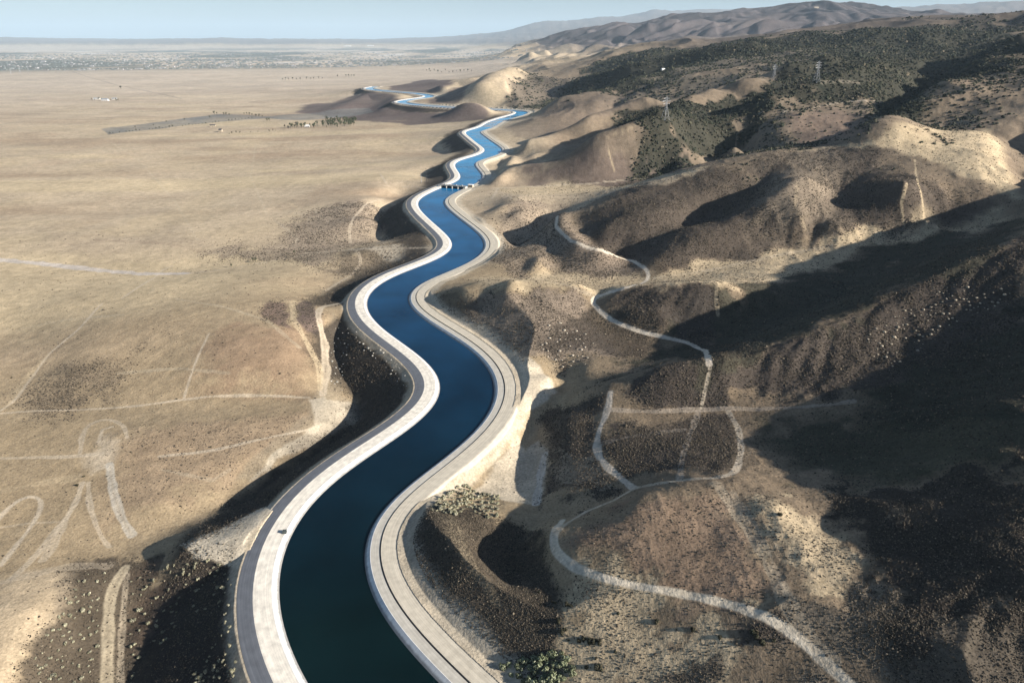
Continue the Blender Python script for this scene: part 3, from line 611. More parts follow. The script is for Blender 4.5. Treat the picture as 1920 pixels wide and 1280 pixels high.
for P_ in ([(0,300),(200,285),(420,262),(640,250)], [(60,430),(260,400),(450,372),(640,352)], [(180,250),(260,300),(330,380),(370,450)], [(480,270),(470,330),(500,400)], [(0,225),(300,205),(560,185)], [(330,560),(420,575),(500,600),(560,650)], [(220,700),(330,690),(430,700)], [(20,620),(120,600),(230,590)], [(300,880),(400,900),(430,880)], [(700,130),(600,150),(520,175)], [(250,120),(400,140),(620,160)]):
    track(P_, 3.2 if P_[0][1] > 240 else 9.0, (0.53, 0.45, 0.32), 0.38, 0.9)
for P_ in ([(0,345),(300,340),(600,318)], [(0,260),(300,250),(700,235)], [(100,200),(500,192)], [(0,165),(600,158)], [(380,470),(300,455),(180,450)]):
    track(P_, 9.0 if P_[0][1] > 240 else 22.0, (0.27, 0.20, 0.14), 0.30, 1.2)
TRACK *= (CD > 33)
COL *= (1 + 0.10 * nz3[..., None] + 0.06 * nz1[..., None])
DENS = blur(blur(DENS, 5, 5), 4, 4) * (0.55 + 0.9 * ss(fbm(GX, GY, 34, 4, 618), -0.45, 0.35))
DENS *= (1 - TRACK) * (CD > 36); CHD *= (CD > 40)

# ------------------------------------------------------------------ materials
def newmat(name):
    m = bpy.data.materials.new(name); m.use_nodes = True; nt_ = m.node_tree
    b = nt_.nodes['Principled BSDF']; return m, nt_, b
def simple(name, col, rough=0.85, nscale=3.0, namt=0.25, bump=0.0, metal=0.0, spec=0.3):
    m, n, b = newmat(name)
    tc = n.nodes.new('ShaderNodeTexCoord'); no = n.nodes.new('ShaderNodeTexNoise'); no.inputs['Scale'].default_value = nscale; no.inputs['Detail'].default_value = 6
    mr = n.nodes.new('ShaderNodeMapRange'); mr.inputs[1].default_value = 0.3; mr.inputs[2].default_value = 0.7; mr.inputs[3].default_value = 1 - namt; mr.inputs[4].default_value = 1 + namt
    mx = n.nodes.new('ShaderNodeMix'); mx.data_type = 'RGBA'; mx.blend_type = 'MULTIPLY'; mx.inputs[0].default_value = 1; mx.inputs[6].default_value = (*col, 1)
    n.links.new(tc.outputs['Object'], no.inputs['Vector']); n.links.new(no.outputs[0], mr.inputs[0]); n.links.new(mr.outputs[0], mx.inputs[7]); n.links.new(mx.outputs[2], b.inputs['Base Color'])
    b.inputs['Roughness'].default_value = rough; b.inputs['Metallic'].default_value = metal; b.inputs['Specular IOR Level'].default_value = spec
    if bump:
        bp = n.nodes.new('ShaderNodeBump'); bp.inputs['Strength'].default_value = bump; bp.inputs['Distance'].default_value = 0.1; n.links.new(no.outputs[0], bp.inputs['Height']); n.links.new(bp.outputs[0], b.inputs['Normal'])
    return m
def terrain_mat():
    m, n, b = newmat('dry_ground')
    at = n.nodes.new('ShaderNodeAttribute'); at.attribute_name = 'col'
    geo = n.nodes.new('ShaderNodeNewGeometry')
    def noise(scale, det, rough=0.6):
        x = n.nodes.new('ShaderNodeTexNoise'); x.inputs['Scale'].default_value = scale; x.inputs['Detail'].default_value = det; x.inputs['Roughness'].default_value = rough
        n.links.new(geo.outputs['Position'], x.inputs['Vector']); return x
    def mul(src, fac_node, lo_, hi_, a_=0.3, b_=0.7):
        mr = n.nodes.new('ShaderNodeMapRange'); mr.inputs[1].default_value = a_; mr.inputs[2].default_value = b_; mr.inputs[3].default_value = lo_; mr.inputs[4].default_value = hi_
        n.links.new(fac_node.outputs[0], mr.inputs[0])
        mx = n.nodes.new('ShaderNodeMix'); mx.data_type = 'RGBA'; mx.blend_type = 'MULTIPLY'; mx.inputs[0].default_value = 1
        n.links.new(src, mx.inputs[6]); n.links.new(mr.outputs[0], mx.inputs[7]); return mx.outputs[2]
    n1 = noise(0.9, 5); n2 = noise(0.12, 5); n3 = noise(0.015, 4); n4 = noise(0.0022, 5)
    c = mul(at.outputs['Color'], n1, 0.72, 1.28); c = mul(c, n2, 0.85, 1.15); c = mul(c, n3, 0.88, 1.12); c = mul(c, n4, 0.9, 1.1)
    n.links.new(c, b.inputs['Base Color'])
    b.inputs['Roughness'].default_value = 0.95; b.inputs['Specular IOR Level'].default_value = 0.1
    b1 = n.nodes.new('ShaderNodeBump'); b1.inputs['Strength'].default_value = 0.4; b1.inputs['Distance'].default_value = 0.5; n.links.new(n1.outputs[0], b1.inputs['Height'])
    b2 = n.nodes.new('ShaderNodeBump'); b2.inputs['Strength'].default_value = 0.25; b2.inputs['Distance'].default_value = 3.0; n.links.new(n2.outputs[0], b2.inputs['Height']); n.links.new(b1.outputs[0], b2.inputs['Normal'])
    n.links.new(b2.outputs[0], b.inputs['Normal'])
    return m
M_GROUND = terrain_mat()

# ------------------------------------------------------------------ ground meshes, split by kind of ground
V = np.stack([GX, GY, ZG], 2).reshape(-1, 3).astype(np.float32)
idx = np.arange(NR * NT).reshape(NR, NT)
quads = np.stack([idx[:-1, :-1], idx[:-1, 1:], idx[1:, 1:], idx[1:, :-1]], -1).reshape(-1, 4)[:, ::-1]
fc = lambda A: A[:-1, :-1].ravel()
f_r = fc(RR); f_z = fc(Z0); f_cd = fc(CD); f_side = fc(CSIDE)
under = (f_cd < 29.0)
tr = fc(TRACK) > 0.5
faraway = (f_r > 5200) & (f_z > 30)
hills = (fc(GX) > -40 - 0.0 * f_r) & (f_z > 5) & ~faraway
farp = (f_r > 6500) & ~faraway
cls = np.where(under, -1, np.where(tr, 4, np.where(faraway, np.where(f_r > 14000, 3, 2), np.where(farp, 5, np.where(hills, 1, 0)))))
NAMES = {0: 'dry_grass_plain', 1: 'hills', 2: 'mountain', 3: 'distant_mountains', 4: 'dirt_track', 5: 'distant_plain'}
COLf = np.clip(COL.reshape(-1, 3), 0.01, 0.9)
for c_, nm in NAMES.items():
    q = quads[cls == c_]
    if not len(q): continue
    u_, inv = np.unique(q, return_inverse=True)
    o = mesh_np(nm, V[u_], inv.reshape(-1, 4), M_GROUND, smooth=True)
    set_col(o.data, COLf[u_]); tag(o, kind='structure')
# ------------------------------------------------------------------ canal
def strip(name, offs, mat, rng=None, kind='structure', jit=None):
    """sweep a cross-section [(offset, z), ...] along the canal"""
    P, N, S = CEN, CN, CS
    if rng is not None:
        m = (S >= rng[0]) & (S <= rng[1]); P, N, S = P[m], N[m], S[m]
    k = len(offs); n = len(P)
    V = np.zeros((n, k, 3), np.float32)
    for c, (o_, z_) in enumerate(offs):
        off = o_ + (jit[c] * fbm(S, S * 0 + c * 50, 14, 4, 9) if jit else 0)
        V[:, c, 0] = P[:, 0] + N[:, 0] * off; V[:, c, 1] = P[:, 1] + N[:, 1] * off; V[:, c, 2] = z_
    i = np.arange(n * k).reshape(n, k)
    F = np.stack([i[:-1, :-1], i[:-1, 1:], i[1:, 1:], i[1:, :-1]], -1).reshape(-1, 4)[:, ::-1]
    o = mesh_np(name, V.reshape(-1, 3), F, mat, smooth=False)
    UV = np.zeros((n * k, 3)); UV[:, 0] = np.repeat(S, k); UV[:, 1] = np.tile([a for a, _ in offs], n)
    set_col(o.data, UV.astype(np.float32), 'sd')
    return tag(o, kind=kind)
def along_mat(name, col, rough=0.85, streak=0.12, joint=0.0, stain=False, fine=0.12):
    """worn surface streaked along the canal (attribute sd = distance along, offset across)"""
    m, n, b = newmat(name)
    at = n.nodes.new('ShaderNodeAttribute'); at.attribute_name = 'sd'
    mp = n.nodes.new('ShaderNodeMapping'); mp.inputs['Scale'].default_value = (0.02, 1.6, 1); n.links.new(at.outputs['Vector'], mp.inputs[0])
    n1 = n.nodes.new('ShaderNodeTexNoise'); n1.inputs['Scale'].default_value = 1.0; n1.inputs['Detail'].default_value = 4; n.links.new(mp.outputs[0], n1.inputs['Vector'])
    n2 = n.nodes.new('ShaderNodeTexNoise'); n2.inputs['Scale'].default_value = 0.35; n2.inputs['Detail'].default_value = 7; n.links.new(at.outputs['Vector'], n2.inputs['Vector'])
    def rng(src, a, c_, lo_, hi_):
        mr = n.nodes.new('ShaderNodeMapRange'); mr.inputs[1].default_value = a; mr.inputs[2].default_value = c_; mr.inputs[3].default_value = lo_; mr.inputs[4].default_value = hi_; n.links.new(src, mr.inputs[0]); return mr.outputs[0]
    mt = n.nodes.new('ShaderNodeMath'); mt.operation = 'MULTIPLY'
    n.links.new(rng(n1.outputs[0], 0.3, 0.7, 1 - streak, 1 + streak), mt.inputs[0]); n.links.new(rng(n2.outputs[0], 0.3, 0.7, 1 - fine, 1 + fine), mt.inputs[1])
    out = mt.outputs[0]
    if joint:
        sx = n.nodes.new('ShaderNodeSeparateXYZ'); n.links.new(at.outputs['Vector'], sx.inputs[0])
        fr = n.nodes.new('ShaderNodeMath'); fr.operation = 'PINGPONG'; fr.inputs[1].default_value = joint; n.links.new(sx.outputs[0], fr.inputs[0])
        m2 = n.nodes.new('ShaderNodeMath'); m2.operation = 'MULTIPLY'; n.links.new(out, m2.inputs[0]); n.links.new(rng(fr.outputs[0], 0.0, 0.25, 0.82, 1.0), m2.inputs[1]); out = m2.outputs[0]
    if stain:                                   # tide mark where the water has stood against the concrete
        sy = n.nodes.new('ShaderNodeSeparateXYZ'); n.links.new(at.outputs['Vector'], sy.inputs[0])
        ab = n.nodes.new('ShaderNodeMath'); ab.operation = 'ABSOLUTE'; n.links.new(sy.outputs[1], ab.inputs[0])
        ad = n.nodes.new('ShaderNodeMath'); ad.operation = 'MULTIPLY_ADD'; ad.inputs[1].default_value = 0.8; n.links.new(n2.outputs[0], ad.inputs[0]); n.links.new(ab.outputs[0], ad.inputs[2])
        m3 = n.nodes.new('ShaderNodeMath'); m3.operation = 'MULTIPLY'; n.links.new(out, m3.inputs[0]); n.links.new(rng(ad.outputs[0], 17.1, 17.7, 0.38, 1.0), m3.inputs[1]); out = m3.outputs[0]
    mx = n.nodes.new('ShaderNodeMix'); mx.data_type = 'RGBA'; mx.blend_type = 'MULTIPLY'; mx.inputs[0].default_value = 1; mx.inputs[6].default_value = (*col, 1)
    n.links.new(out, mx.inputs[7]); n.links.new(mx.outputs[2], b.inputs['Base Color']); b.inputs['Roughness'].default_value = rough; b.inputs['Specular IOR Level'].default_value = 0.2
    return m
M_LINING = along_mat('pale_concrete_lining', (0.76, 0.74, 0.69), 0.8, 0.05, 3.0, True, fine=0.10)
M_CREAM = along_mat('pale_gravel_road', (0.72, 0.67, 0.57), 0.9, 0.14, fine=0.2)
M_RROAD = along_mat('worn_gravel_road', (0.56, 0.505, 0.40), 0.9, 0.14)
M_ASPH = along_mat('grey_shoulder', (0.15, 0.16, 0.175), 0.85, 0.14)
M_BENCH = along_mat('concrete_bench', (0.50, 0.47, 0.40), 0.9, 0.10)
M_DITCH = along_mat('dark_ditch', (0.20, 0.17, 0.14), 0.95)
def water_mat():
    m, n, b = newmat('canal_water')
    lw = n.nodes.new('ShaderNodeLayerWeight'); lw.inputs[0].default_value = 0.5
    cr = n.nodes.new('ShaderNodeValToRGB'); e = cr.color_ramp.elements; e[0].position = 0.30; e[0].color = (0.002, 0.010, 0.011, 1); e[1].position = 0.88; e[1].color = (0.02, 0.26, 0.50, 1)  # blue at grazing angles: sky reflection put into the base colour
    for p_, c_ in ((0.45, (0.002, 0.014, 0.026, 1)), (0.65, (0.003, 0.036, 0.088, 1)), (0.78, (0.008, 0.10, 0.24, 1))):
        q_ = e.new(p_); q_.color = c_
    n.links.new(lw.outputs['Facing'], cr.inputs[0]); n.links.new(cr.outputs[0], b.inputs['Base Color']); b.inputs['Roughness'].default_value = 0.08; b.inputs['IOR'].default_value = 1.333
    b.inputs['Specular IOR Level'].default_value = 0.25
    geo = n.nodes.new('ShaderNodeNewGeometry'); n1 = n.nodes.new('ShaderNodeTexNoise'); n1.inputs['Scale'].default_value = 0.9; n1.inputs['Detail'].default_value = 3; n.links.new(geo.outputs['Position'], n1.inputs['Vector'])
    bp = n.nodes.new('ShaderNodeBump'); bp.inputs['Strength'].default_value = 0.10; bp.inputs['Distance'].default_value = 0.25; n.links.new(n1.outputs[0], bp.inputs['Height']); n.links.new(bp.outputs[0], b.inputs['Normal'])
    n5 = n.nodes.new('ShaderNodeTexNoise'); n5.inputs['Scale'].default_value = 0.022; n5.inputs['Detail'].default_value = 5; n.links.new(geo.outputs['Position'], n5.inputs['Vector'])
    r5 = n.nodes.new('ShaderNodeMapRange'); r5.inputs[1].default_value = 0.4; r5.inputs[2].default_value = 0.6; r5.inputs[3].default_value = 0.04; r5.inputs[4].default_value = 0.26; n.links.new(n5.outputs[0], r5.inputs[0]); n.links.new(r5.outputs[0], b.inputs['Roughness'])
    s5 = n.nodes.new('ShaderNodeMapRange'); s5.inputs[1].default_value = 0.35; s5.inputs[2].default_value = 0.65; s5.inputs[3].default_value = 0.04; s5.inputs[4].default_value = 0.22; n.links.new(n5.outputs[0], s5.inputs[0]); n.links.new(s5.outputs[0], bp.inputs['Strength'])
    mm = n.nodes.new('ShaderNodeMix'); mm.data_type = 'RGBA'; mm.blend_type = 'MULTIPLY'; mm.inputs[0].default_value = 1
    v5 = n.nodes.new('ShaderNodeMapRange'); v5.inputs[1].default_value = 0.35; v5.inputs[2].default_value = 0.65; v5.inputs[3].default_value = 0.72; v5.inputs[4].default_value = 1.25; n.links.new(n5.outputs[0], v5.inputs[0])
    n.links.new(cr.outputs[0], mm.inputs[6]); n.links.new(v5.outputs[0], mm.inputs[7]); n.links.new(mm.outputs[2], b.inputs['Base Color'])
    return m
M_WATER = water_mat()
strip('canal_water', [(-16.8, 0), (0, 0), (16.8, 0)], M_WATER)
strip('left_canal_lining', [(-14.5, -1.0), (-18.6, 1.45), (-18.9, 1.45)], M_LINING)
strip('left_canal_road', [(-18.9, 1.44), (-25.4, 1.55)], M_CREAM)
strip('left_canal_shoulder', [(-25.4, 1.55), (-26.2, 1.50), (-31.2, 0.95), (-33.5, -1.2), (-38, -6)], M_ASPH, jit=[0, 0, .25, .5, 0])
strip('right_canal_lining', [(14.5, -1.0), (18.4, 1.4), (18.6, 1.4)], M_LINING)
strip('right_canal_bench', [(18.6, 1.4), (22.2, 1.5)], M_BENCH)
strip('canal_ditch', [(22.2, 1.5), (22.35, 1.3), (22.6, 1.3), (22.75, 1.85)], M_DITCH)
strip('right_canal_road', [(22.75, 1.85), (30.2, 2.0), (31.0, 1.9), (33.0, 0.5), (34.5, -3)], M_RROAD, jit=[0, 0, .5, .5, 0])

# ------------------------------------------------------------------ haze
def add_haze():
    m = bpy.data.materials.new('haze_air'); m.use_nodes = True; n = m.node_tree; n.nodes.clear()
    o_ = n.nodes.new('ShaderNodeOutputMaterial'); v = n.nodes.new('ShaderNodeVolumePrincipled')
    v.inputs['Color'].default_value = (0.66, 0.85, 1.0, 1); v.inputs['Density'].default_value = HAZE_D; v.inputs['Anisotropy'].default_value = 0.0
    n.links.new(v.outputs[0], o_.inputs['Volume'])
    zlo = float(ZG.min()) - 30; zhi = float(ZG.max()) + 50
    x0, x1, y0, y1 = -110000, 110000, -400, 110000
    Vv = [(x, y, z) for z in (zlo, zhi) for y in (y0, y1) for x in (x0, x1)]
    F = [(0, 2, 3, 1), (4, 5, 7, 6), (0, 1, 5, 4), (2, 6, 7, 3), (0, 4, 6, 2), (1, 3, 7, 5)]
    o = mesh_np('haze', Vv, F, m); tag(o, kind='stuff'); print('haze box', zlo, zhi)
HAZE_D = 2.0e-5
# ------------------------------------------------------------------ plants
def leaf_mat(name, tint=(1, 1, 1), rough=0.85):
    m, n, b = newmat(name)
    at = n.nodes.new('ShaderNodeAttribute'); at.attribute_name = 'col'
    oi_ = n.nodes.new('ShaderNodeObjectInfo')
    hs = n.nodes.new('ShaderNodeHueSaturation')
    mr = n.nodes.new('ShaderNodeMapRange'); mr.inputs[3].default_value = 0.75; mr.inputs[4].default_value = 1.25
    n.links.new(oi_.outputs['Random'], mr.inputs[0]); n.links.new(mr.outputs[0], hs.inputs['Value'])
    geo = n.nodes.new('ShaderNodeNewGeometry'); no = n.nodes.new('ShaderNodeTexNoise'); no.inputs['Scale'].default_value = 1.3; n.links.new(geo.outputs['Position'], no.inputs['Vector'])
    mx = n.nodes.new('ShaderNodeMix'); mx.data_type = 'RGBA'; mx.blend_type = 'MULTIPLY'; mx.inputs[0].default_value = 1; mx.inputs[7].default_value = (*tint, 1)
    m2 = n.nodes.new('ShaderNodeMapRange'); m2.inputs[1].default_value = 0.3; m2.inputs[2].default_value = 0.7; m2.inputs[3].default_value = 0.7; m2.inputs[4].default_value = 1.3; n.links.new(no.outputs[0], m2.inputs[0])
    mx2 = n.nodes.new('ShaderNodeMix'); mx2.data_type = 'RGBA'; mx2.blend_type = 'MULTIPLY'; mx2.inputs[0].default_value = 1
    n.links.new(at.outputs['Color'], mx.inputs[6]); n.links.new(mx.outputs[2], mx2.inputs[6]); n.links.new(m2.outputs[0], mx2.inputs[7]); n.links.new(mx2.outputs[2], hs.inputs['Color']); n.links.new(hs.outputs[0], b.inputs['Base Color'])
    b.inputs['Roughness'].default_value = rough; b.inputs['Specular IOR Level'].default_value = 0.15
    return m
M_LEAF = leaf_mat('foliage')
M_BARK = simple('bark', (0.12, 0.09, 0.065), 0.9, 4.0, 0.3)

def scatter(name, N, r0, r1, dens, size, squash, pal, pw, r_ref, expo=0.6, label=None, rows=3):
    th = RNG.uniform(math.radians(-47), math.radians(47.5), N); r = np.exp(RNG.uniform(math.log(r0), math.log(r1), N))
    j = np.clip(np.searchsorted(AT, th), 0, NT - 1); i = np.clip(np.searchsorted(AR, r), 0, NR - 1)
    clump = 0.5 + 0.9 * fbm(r * np.sin(th), r * np.cos(th), 14 * (r_ref / 300), 3, 88)
    keep = RNG.uniform(0, 1, N) < dens[i, j] * np.clip(clump + 0.35, 0.1, 1.3)
    th, r = th[keep], r[keep]; n = len(th); x, y = r * np.sin(th), r * np.cos(th); z = hsample(x, y)
    s = RNG.uniform(size[0], size[1], n) ** 1.0 * (r / r_ref) ** expo * np.exp(RNG.normal(0, 0.25, n))
    # low dome: base ring of 5, upper ring of 5, top
    k = 5; a = np.arange(k) * 2 * math.pi / k
    base = np.concatenate([np.stack([np.cos(a), np.sin(a), np.full(k, -0.25)], 1), np.stack([0.78 * np.cos(a + .6), 0.78 * np.sin(a + .6), np.full(k, 0.55)], 1), [[0, 0, 0.95]]])
    rot = RNG.uniform(0, 6.28, n); c_, s_ = np.cos(rot), np.sin(rot)
    jit = 1 + RNG.uniform(-0.35, 0.35, (n, len(base), 3))
    B = base[None] * jit; el = RNG.uniform(0.75, 1.3, n)
    X = (B[:, :, 0] * c_[:, None] * el[:, None] - B[:, :, 1] * s_[:, None]) * s[:, None] + x[:, None]
    Y = (B[:, :, 0] * s_[:, None] * el[:, None] + B[:, :, 1] * c_[:, None]) * s[:, None] + y[:, None]
    Zz = B[:, :, 2] * s[:, None] * squash + z[:, None]
    V_ = np.stack([X, Y, Zz], 2).reshape(-1, 3)
    F = []
    for q in range(k):
        q2 = (q + 1) % k
        F += [(q, q2, k + q), (q2, k + q2, k + q), (k + q, k + q2, 2 * k)]
    F = (np.array(F)[None] + (np.arange(n) * len(base))[:, None, None]).reshape(-1, 3)
    o = mesh_np(name, V_, F, M_LEAF, smooth=False)
    pc = np.array(pal)[RNG.choice(len(pal), n, p=pw)] * RNG.uniform(0.75, 1.25, (n, 1))
    set_col(o.data, np.repeat(pc, len(base), 0).astype(np.float32)); tag(o, kind='stuff')
    print(name, n); return o
DENSX = np.clip(DENS + 0.008 + 0.03 * rightside, 0, 1) * (CD > 36) * (1 - TRACK)
scatter('low_scrub', 1250000, 125, 950, DENSX, (0.13, 0.33), 0.75, [(0.055, 0.046, 0.034), (0.085, 0.07, 0.05), (0.13, 0.105, 0.074), (0.22, 0.18, 0.125)], [0.34, 0.36, 0.24, 0.06], 300)
scatter('chaparral', 300000, 680, 4200, CHD, (1.0, 2.2), 0.9, [(0.030, 0.034, 0.024), (0.045, 0.05, 0.032), (0.075, 0.072, 0.045), (0.13, 0.11, 0.075)], [0.45, 0.33, 0.16, 0.06], 1200, 0.75)

def leaf_cloud(centres, n, leaf, pal, flat=1.0, seed=0):
    """small leaf faces spread through lumpy clusters -> verts, faces, colours"""
    g = np.random.default_rng(seed); C_ = np.array(centres, float)
    wts = C_[:, 3] ** 2; pick = g.choice(len(C_), n, p=wts / wts.sum())
    d = g.normal(size=(n, 3)); d /= np.linalg.norm(d, axis=1)[:, None]; d[:, 2] = np.abs(d[:, 2]) * 1.0 - 0.25 * (g.random(n) < 0.4)
    rad = C_[pick, 3] * (0.55 + 0.5 * g.random(n) ** 0.6)
    P = C_[pick, :3] + d * rad[:, None] * np.array([1, 1, flat])
    u = g.normal(size=(n, 3)); u -= (u * d).sum(1)[:, None] * d * 0.6; u /= np.linalg.norm(u, axis=1)[:, None]
    v = np.cross(d, u) + g.normal(size=(n, 3)) * 0.25
    sz = leaf * (0.6 + 0.8 * g.random(n))[:, None]
    Vv = np.stack([P + u * sz, P + v * sz * 0.7, P - u * sz, P - v * sz * 0.7], 1).reshape(-1, 3)
    F = np.arange(n * 4).reshape(-1, 4)
    col = np.array(pal)[g.integers(0, len(pal), n)] * g.uniform(0.7, 1.3, (n, 1))
    return Vv, F, np.repeat(col, 4, 0)
def tube(p0, p1, r0, r1, k=6):
    p0, p1 = np.array(p0, float), np.array(p1, float); t = (p1 - p0) / np.linalg.norm(p1 - p0)
    a = np.cross(t, [0.31, 0.9, 0.13]); a /= np.linalg.norm(a); b = np.cross(t, a)
    an = np.arange(k) * 2 * math.pi / k; ring = np.cos(an)[:, None] * a + np.sin(an)[:, None] * b
    V_ = np.vstack([p0 + ring * r0, p1 + ring * r1]); F = [(i, (i + 1) % k, k + (i + 1) % k, k + i) for i in range(k)]
    return V_, np.array(F)
def joinm(parts):
    Vs, Fs, o = [], [], 0
    for v, f in parts: Vs.append(v); Fs.append(np.asarray(f) + o); o += len(v)
    return np.vstack(Vs), np.vstack(Fs)
def boxm(cx, cy, cz, sx, sy, sz, rz=0.0):
    c, s = math.cos(rz), math.sin(rz); V_ = []
    for dz in (-.5, .5):
        for dx, dy in ((-.5, -.5), (.5, -.5), (.5, .5), (-.5, .5)):
            x, y = dx * sx, dy * sy; V_.append((cx + x * c - y * s, cy + x * s + y * c, cz + dz * sz))
    return np.array(V_), np.array([(0, 3, 2, 1), (4, 5, 6, 7), (0, 1, 5, 4), (1, 2, 6, 5), (2, 3, 7, 6), (3, 0, 4, 7)])
def empty(name, loc, rz=0.0, sc=1.0):
    o = bpy.data.objects.new(name, None); scene.collection.objects.link(o); o.location = loc; o.rotation_euler = (0, 0, rz); o.scale = (sc,) * 3; o.empty_display_size = 1.0
    return o
def copy_tree(o, parent=None):
    c = o.copy(); scene.collection.objects.link(c)
    if parent: c.parent = parent
    for ch in [k for k in o.children]: copy_tree(ch, c)
    return c
def put(proto_list, used, loc, rz, sc, label, group=None, cat=None):
    k = random.randrange(len(proto_list)); p = proto_list[k]
    o = p if id(p) not in used else copy_tree(p)
    used.add(id(p)); o.location = loc; o.rotation_euler = (0, 0, rz); o.scale = (sc, sc, sc * random.uniform(0.85, 1.15))
    o['label'] = label
    if group: o['group'] = group
    if cat: o['category'] = cat
    return o

def make_shrub(seed, pal, name, r=1.0):
    random.seed(seed); cs = []
    for k in range(5):
        a = random.uniform(0, 6.28); d = random.uniform(0.1, 0.65) * r
        cs.append((d * math.cos(a), d * math.sin(a), random.uniform(0.25, 0.5) * r, random.uniform(0.35, 0.6) * r))
    core = []
    for (x, y, z, q) in cs:
        an = np.arange(6) * math.pi / 3
        Vc = np.vstack([np.stack([x + 0.75 * q * np.cos(an), y + 0.75 * q * np.sin(an), np.full(6, -0.2)], 1), np.stack([x + 0.55 * q * np.cos(an), y + 0.55 * q * np.sin(an), np.full(6, z + 0.45 * q)], 1)])
        core.append((Vc, np.array([(i, (i + 1) % 6, 6 + (i + 1) % 6, 6 + i) for i in range(6)])))
    Vl, Fl, cl = leaf_cloud(cs, 260, 0.13 * r, pal, 0.9, seed)
    Vc, Fc = joinm(core); V_, F = joinm([(Vl, Fl), (Vc, Fc)])
    col = np.vstack([cl, np.tile(np.array(pal[0]) * 0.6, (len(Vc), 1))])
    o = mesh_np(name, V_, F, M_LEAF); set_col(o.data, col.astype(np.float32)); return o
PAL_SAGE = [(0.30, 0.28, 0.18), (0.40, 0.38, 0.27), (0.22, 0.22, 0.13), (0.46, 0.43, 0.33)]
PAL_GREEN = [(0.18, 0.20, 0.11), (0.25, 0.27, 0.16), (0.33, 0.34, 0.23), (0.11, 0.13, 0.07)]
PAL_DARK = [(0.05, 0.05, 0.03), (0.08, 0.07, 0.045), (0.035, 0.04, 0.025)]
def inpoly(px, py, poly):
    c = False; n = len(poly)
    for i in range(n):
        x0, y0 = poly[i]; x1, y1 = poly[(i + 1) % n]
        if (y0 > py) != (y1 > py) and px < (x1 - x0) * (py - y0) / (y1 - y0) + x0: c = not c
    return c
def fill_poly(poly, n, mind):
    xs = [p[0] for p in poly]; ys = [p[1] for p in poly]; out = []; tries = 0
    while len(out) < n and tries < n * 60:
        tries += 1; x = random.uniform(min(xs), max(xs)); y = random.uniform(min(ys), max(ys))
        if inpoly(x, y, poly) and all((x - a) ** 2 + (y - b) ** 2 > mind * mind for a, b in out): out.append((x, y))
    return out
def shrubs(name, poly, n, mind, size, pal, label, group, seed, cat='shrub', maker=make_shrub):
    protos = [maker(seed + k, pal, name) for k in range(4)]; used = set(); random.seed(seed)
    pts = fill_poly(poly, n, mind) if isinstance(poly[0][0], (int, float)) and n else list(poly)
    G = ground(pts)
    for g in G:
        d_ = float(np.hypot(CEN[:, 0] - g[0], CEN[:, 1] - g[1]).min())
        if d_ < 33.5: continue
        put(protos, used, (g[0], g[1], g[2] - 0.08), random.uniform(0, 6.28), random.uniform(*size) * random.choice((0.7, 0.9, 1.0, 1.25)), label, group, cat)
    for p in protos:
        if id(p) not in used: bpy.data.objects.remove(p)
shrubs('sage_bush', [(845,925),(870,905),(900,925),(935,930),(930,950),(935,968),(915,970),(880,955),(850,965),(805,955),(815,940)], 95, 6.2, (0.8, 1.8),
       PAL_SAGE, 'pale cream sage bush in the dense cluster beside the right canal road', 'pale bushes clustered by the right canal road', 100)
shrubs('green_bush', [(925,1262),(960,1240),(1000,1238),(1045,1215),(1065,1225),(1080,1262),(1050,1285),(930,1290)], 44, 10.5, (1.0, 2.1),
       PAL_GREEN, 'pale green bush in the thicket at the bottom edge of the photo', 'green bushes at the bottom edge', 200)
shrubs('rock_sage_bush', [(150,1070),(200,1070),(190,1200),(160,1290),(70,1290),(60,1240),(110,1140)], 70, 8, (0.5, 1.1),
       PAL_SAGE, 'small pale bush on the dark slope left of the double dirt track', 'small pale bushes left of the double dirt track', 300)
shrubs('hillside_sage_bush', [(245,1080),(300,1050),(440,1050),(435,1110),(330,1180),(290,1230),(260,1285),(240,1285)], 70, 7, (0.5, 1.1),
       PAL_SAGE, 'small pale bush on the dark slope between the double track and the canal', 'small pale bushes between the double track and the canal', 340)
shrubs('bank_sage_bush', [(400,1100),(438,1090),(445,1200),(440,1280),(350,1285),(380,1240),(420,1180)], 40, 7, (0.5, 1.1),
       PAL_SAGE, 'small pale bush in the shadow below the left canal bank', 'small pale bushes below the left canal bank', 380)
def make_rock(seed, pal, name):
    g = np.random.default_rng(seed); V_ = []; F = []
    nu, nv = 8, 5
    for j in range(nv + 1):
        ph = math.pi * j / nv
        for i in range(nu):
            th = 2 * math.pi * i / nu; r = 0.8 + 0.35 * g.random()
            V_.append((r * math.sin(ph) * math.cos(th), r * math.sin(ph) * math.sin(th), 0.15 + 0.55 * r * math.cos(ph)))
    for j in range(nv):
        for i in range(nu): F.append((j * nu + i, (j + 1) * nu + i, (j + 1) * nu + (i + 1) % nu, j * nu + (i + 1) % nu))
    o = mesh_np(name, np.array(V_), np.array(F), M_LEAF); set_col(o.data, np.tile(np.array(pal[0]), (len(V_), 1)).astype(np.float32)); return o
shrubs('pale_boulder', [(1620,620),(1700,580),(1790,530),(1900,540),(1890,575),(1800,600),(1720,660),(1660,700),(1640,680)], 130, 6, (0.35, 0.9),
       [(0.36, 0.31, 0.23)], 'pale boulder strewn on the dark ridge face at the right', 'pale boulders on the dark ridge face', 500, 'boulder', make_rock)
shrubs('white_boulder', [(1020,610),(1060,600),(1120,640),(1100,690),(1040,690),(1010,660)], 60, 6, (0.35, 0.9),
       [(0.42, 0.37, 0.29)], 'pale boulder scattered on the dark scrub slope right of the bright earth berm', 'pale boulders on the scrub slope', 540, 'boulder', make_rock)
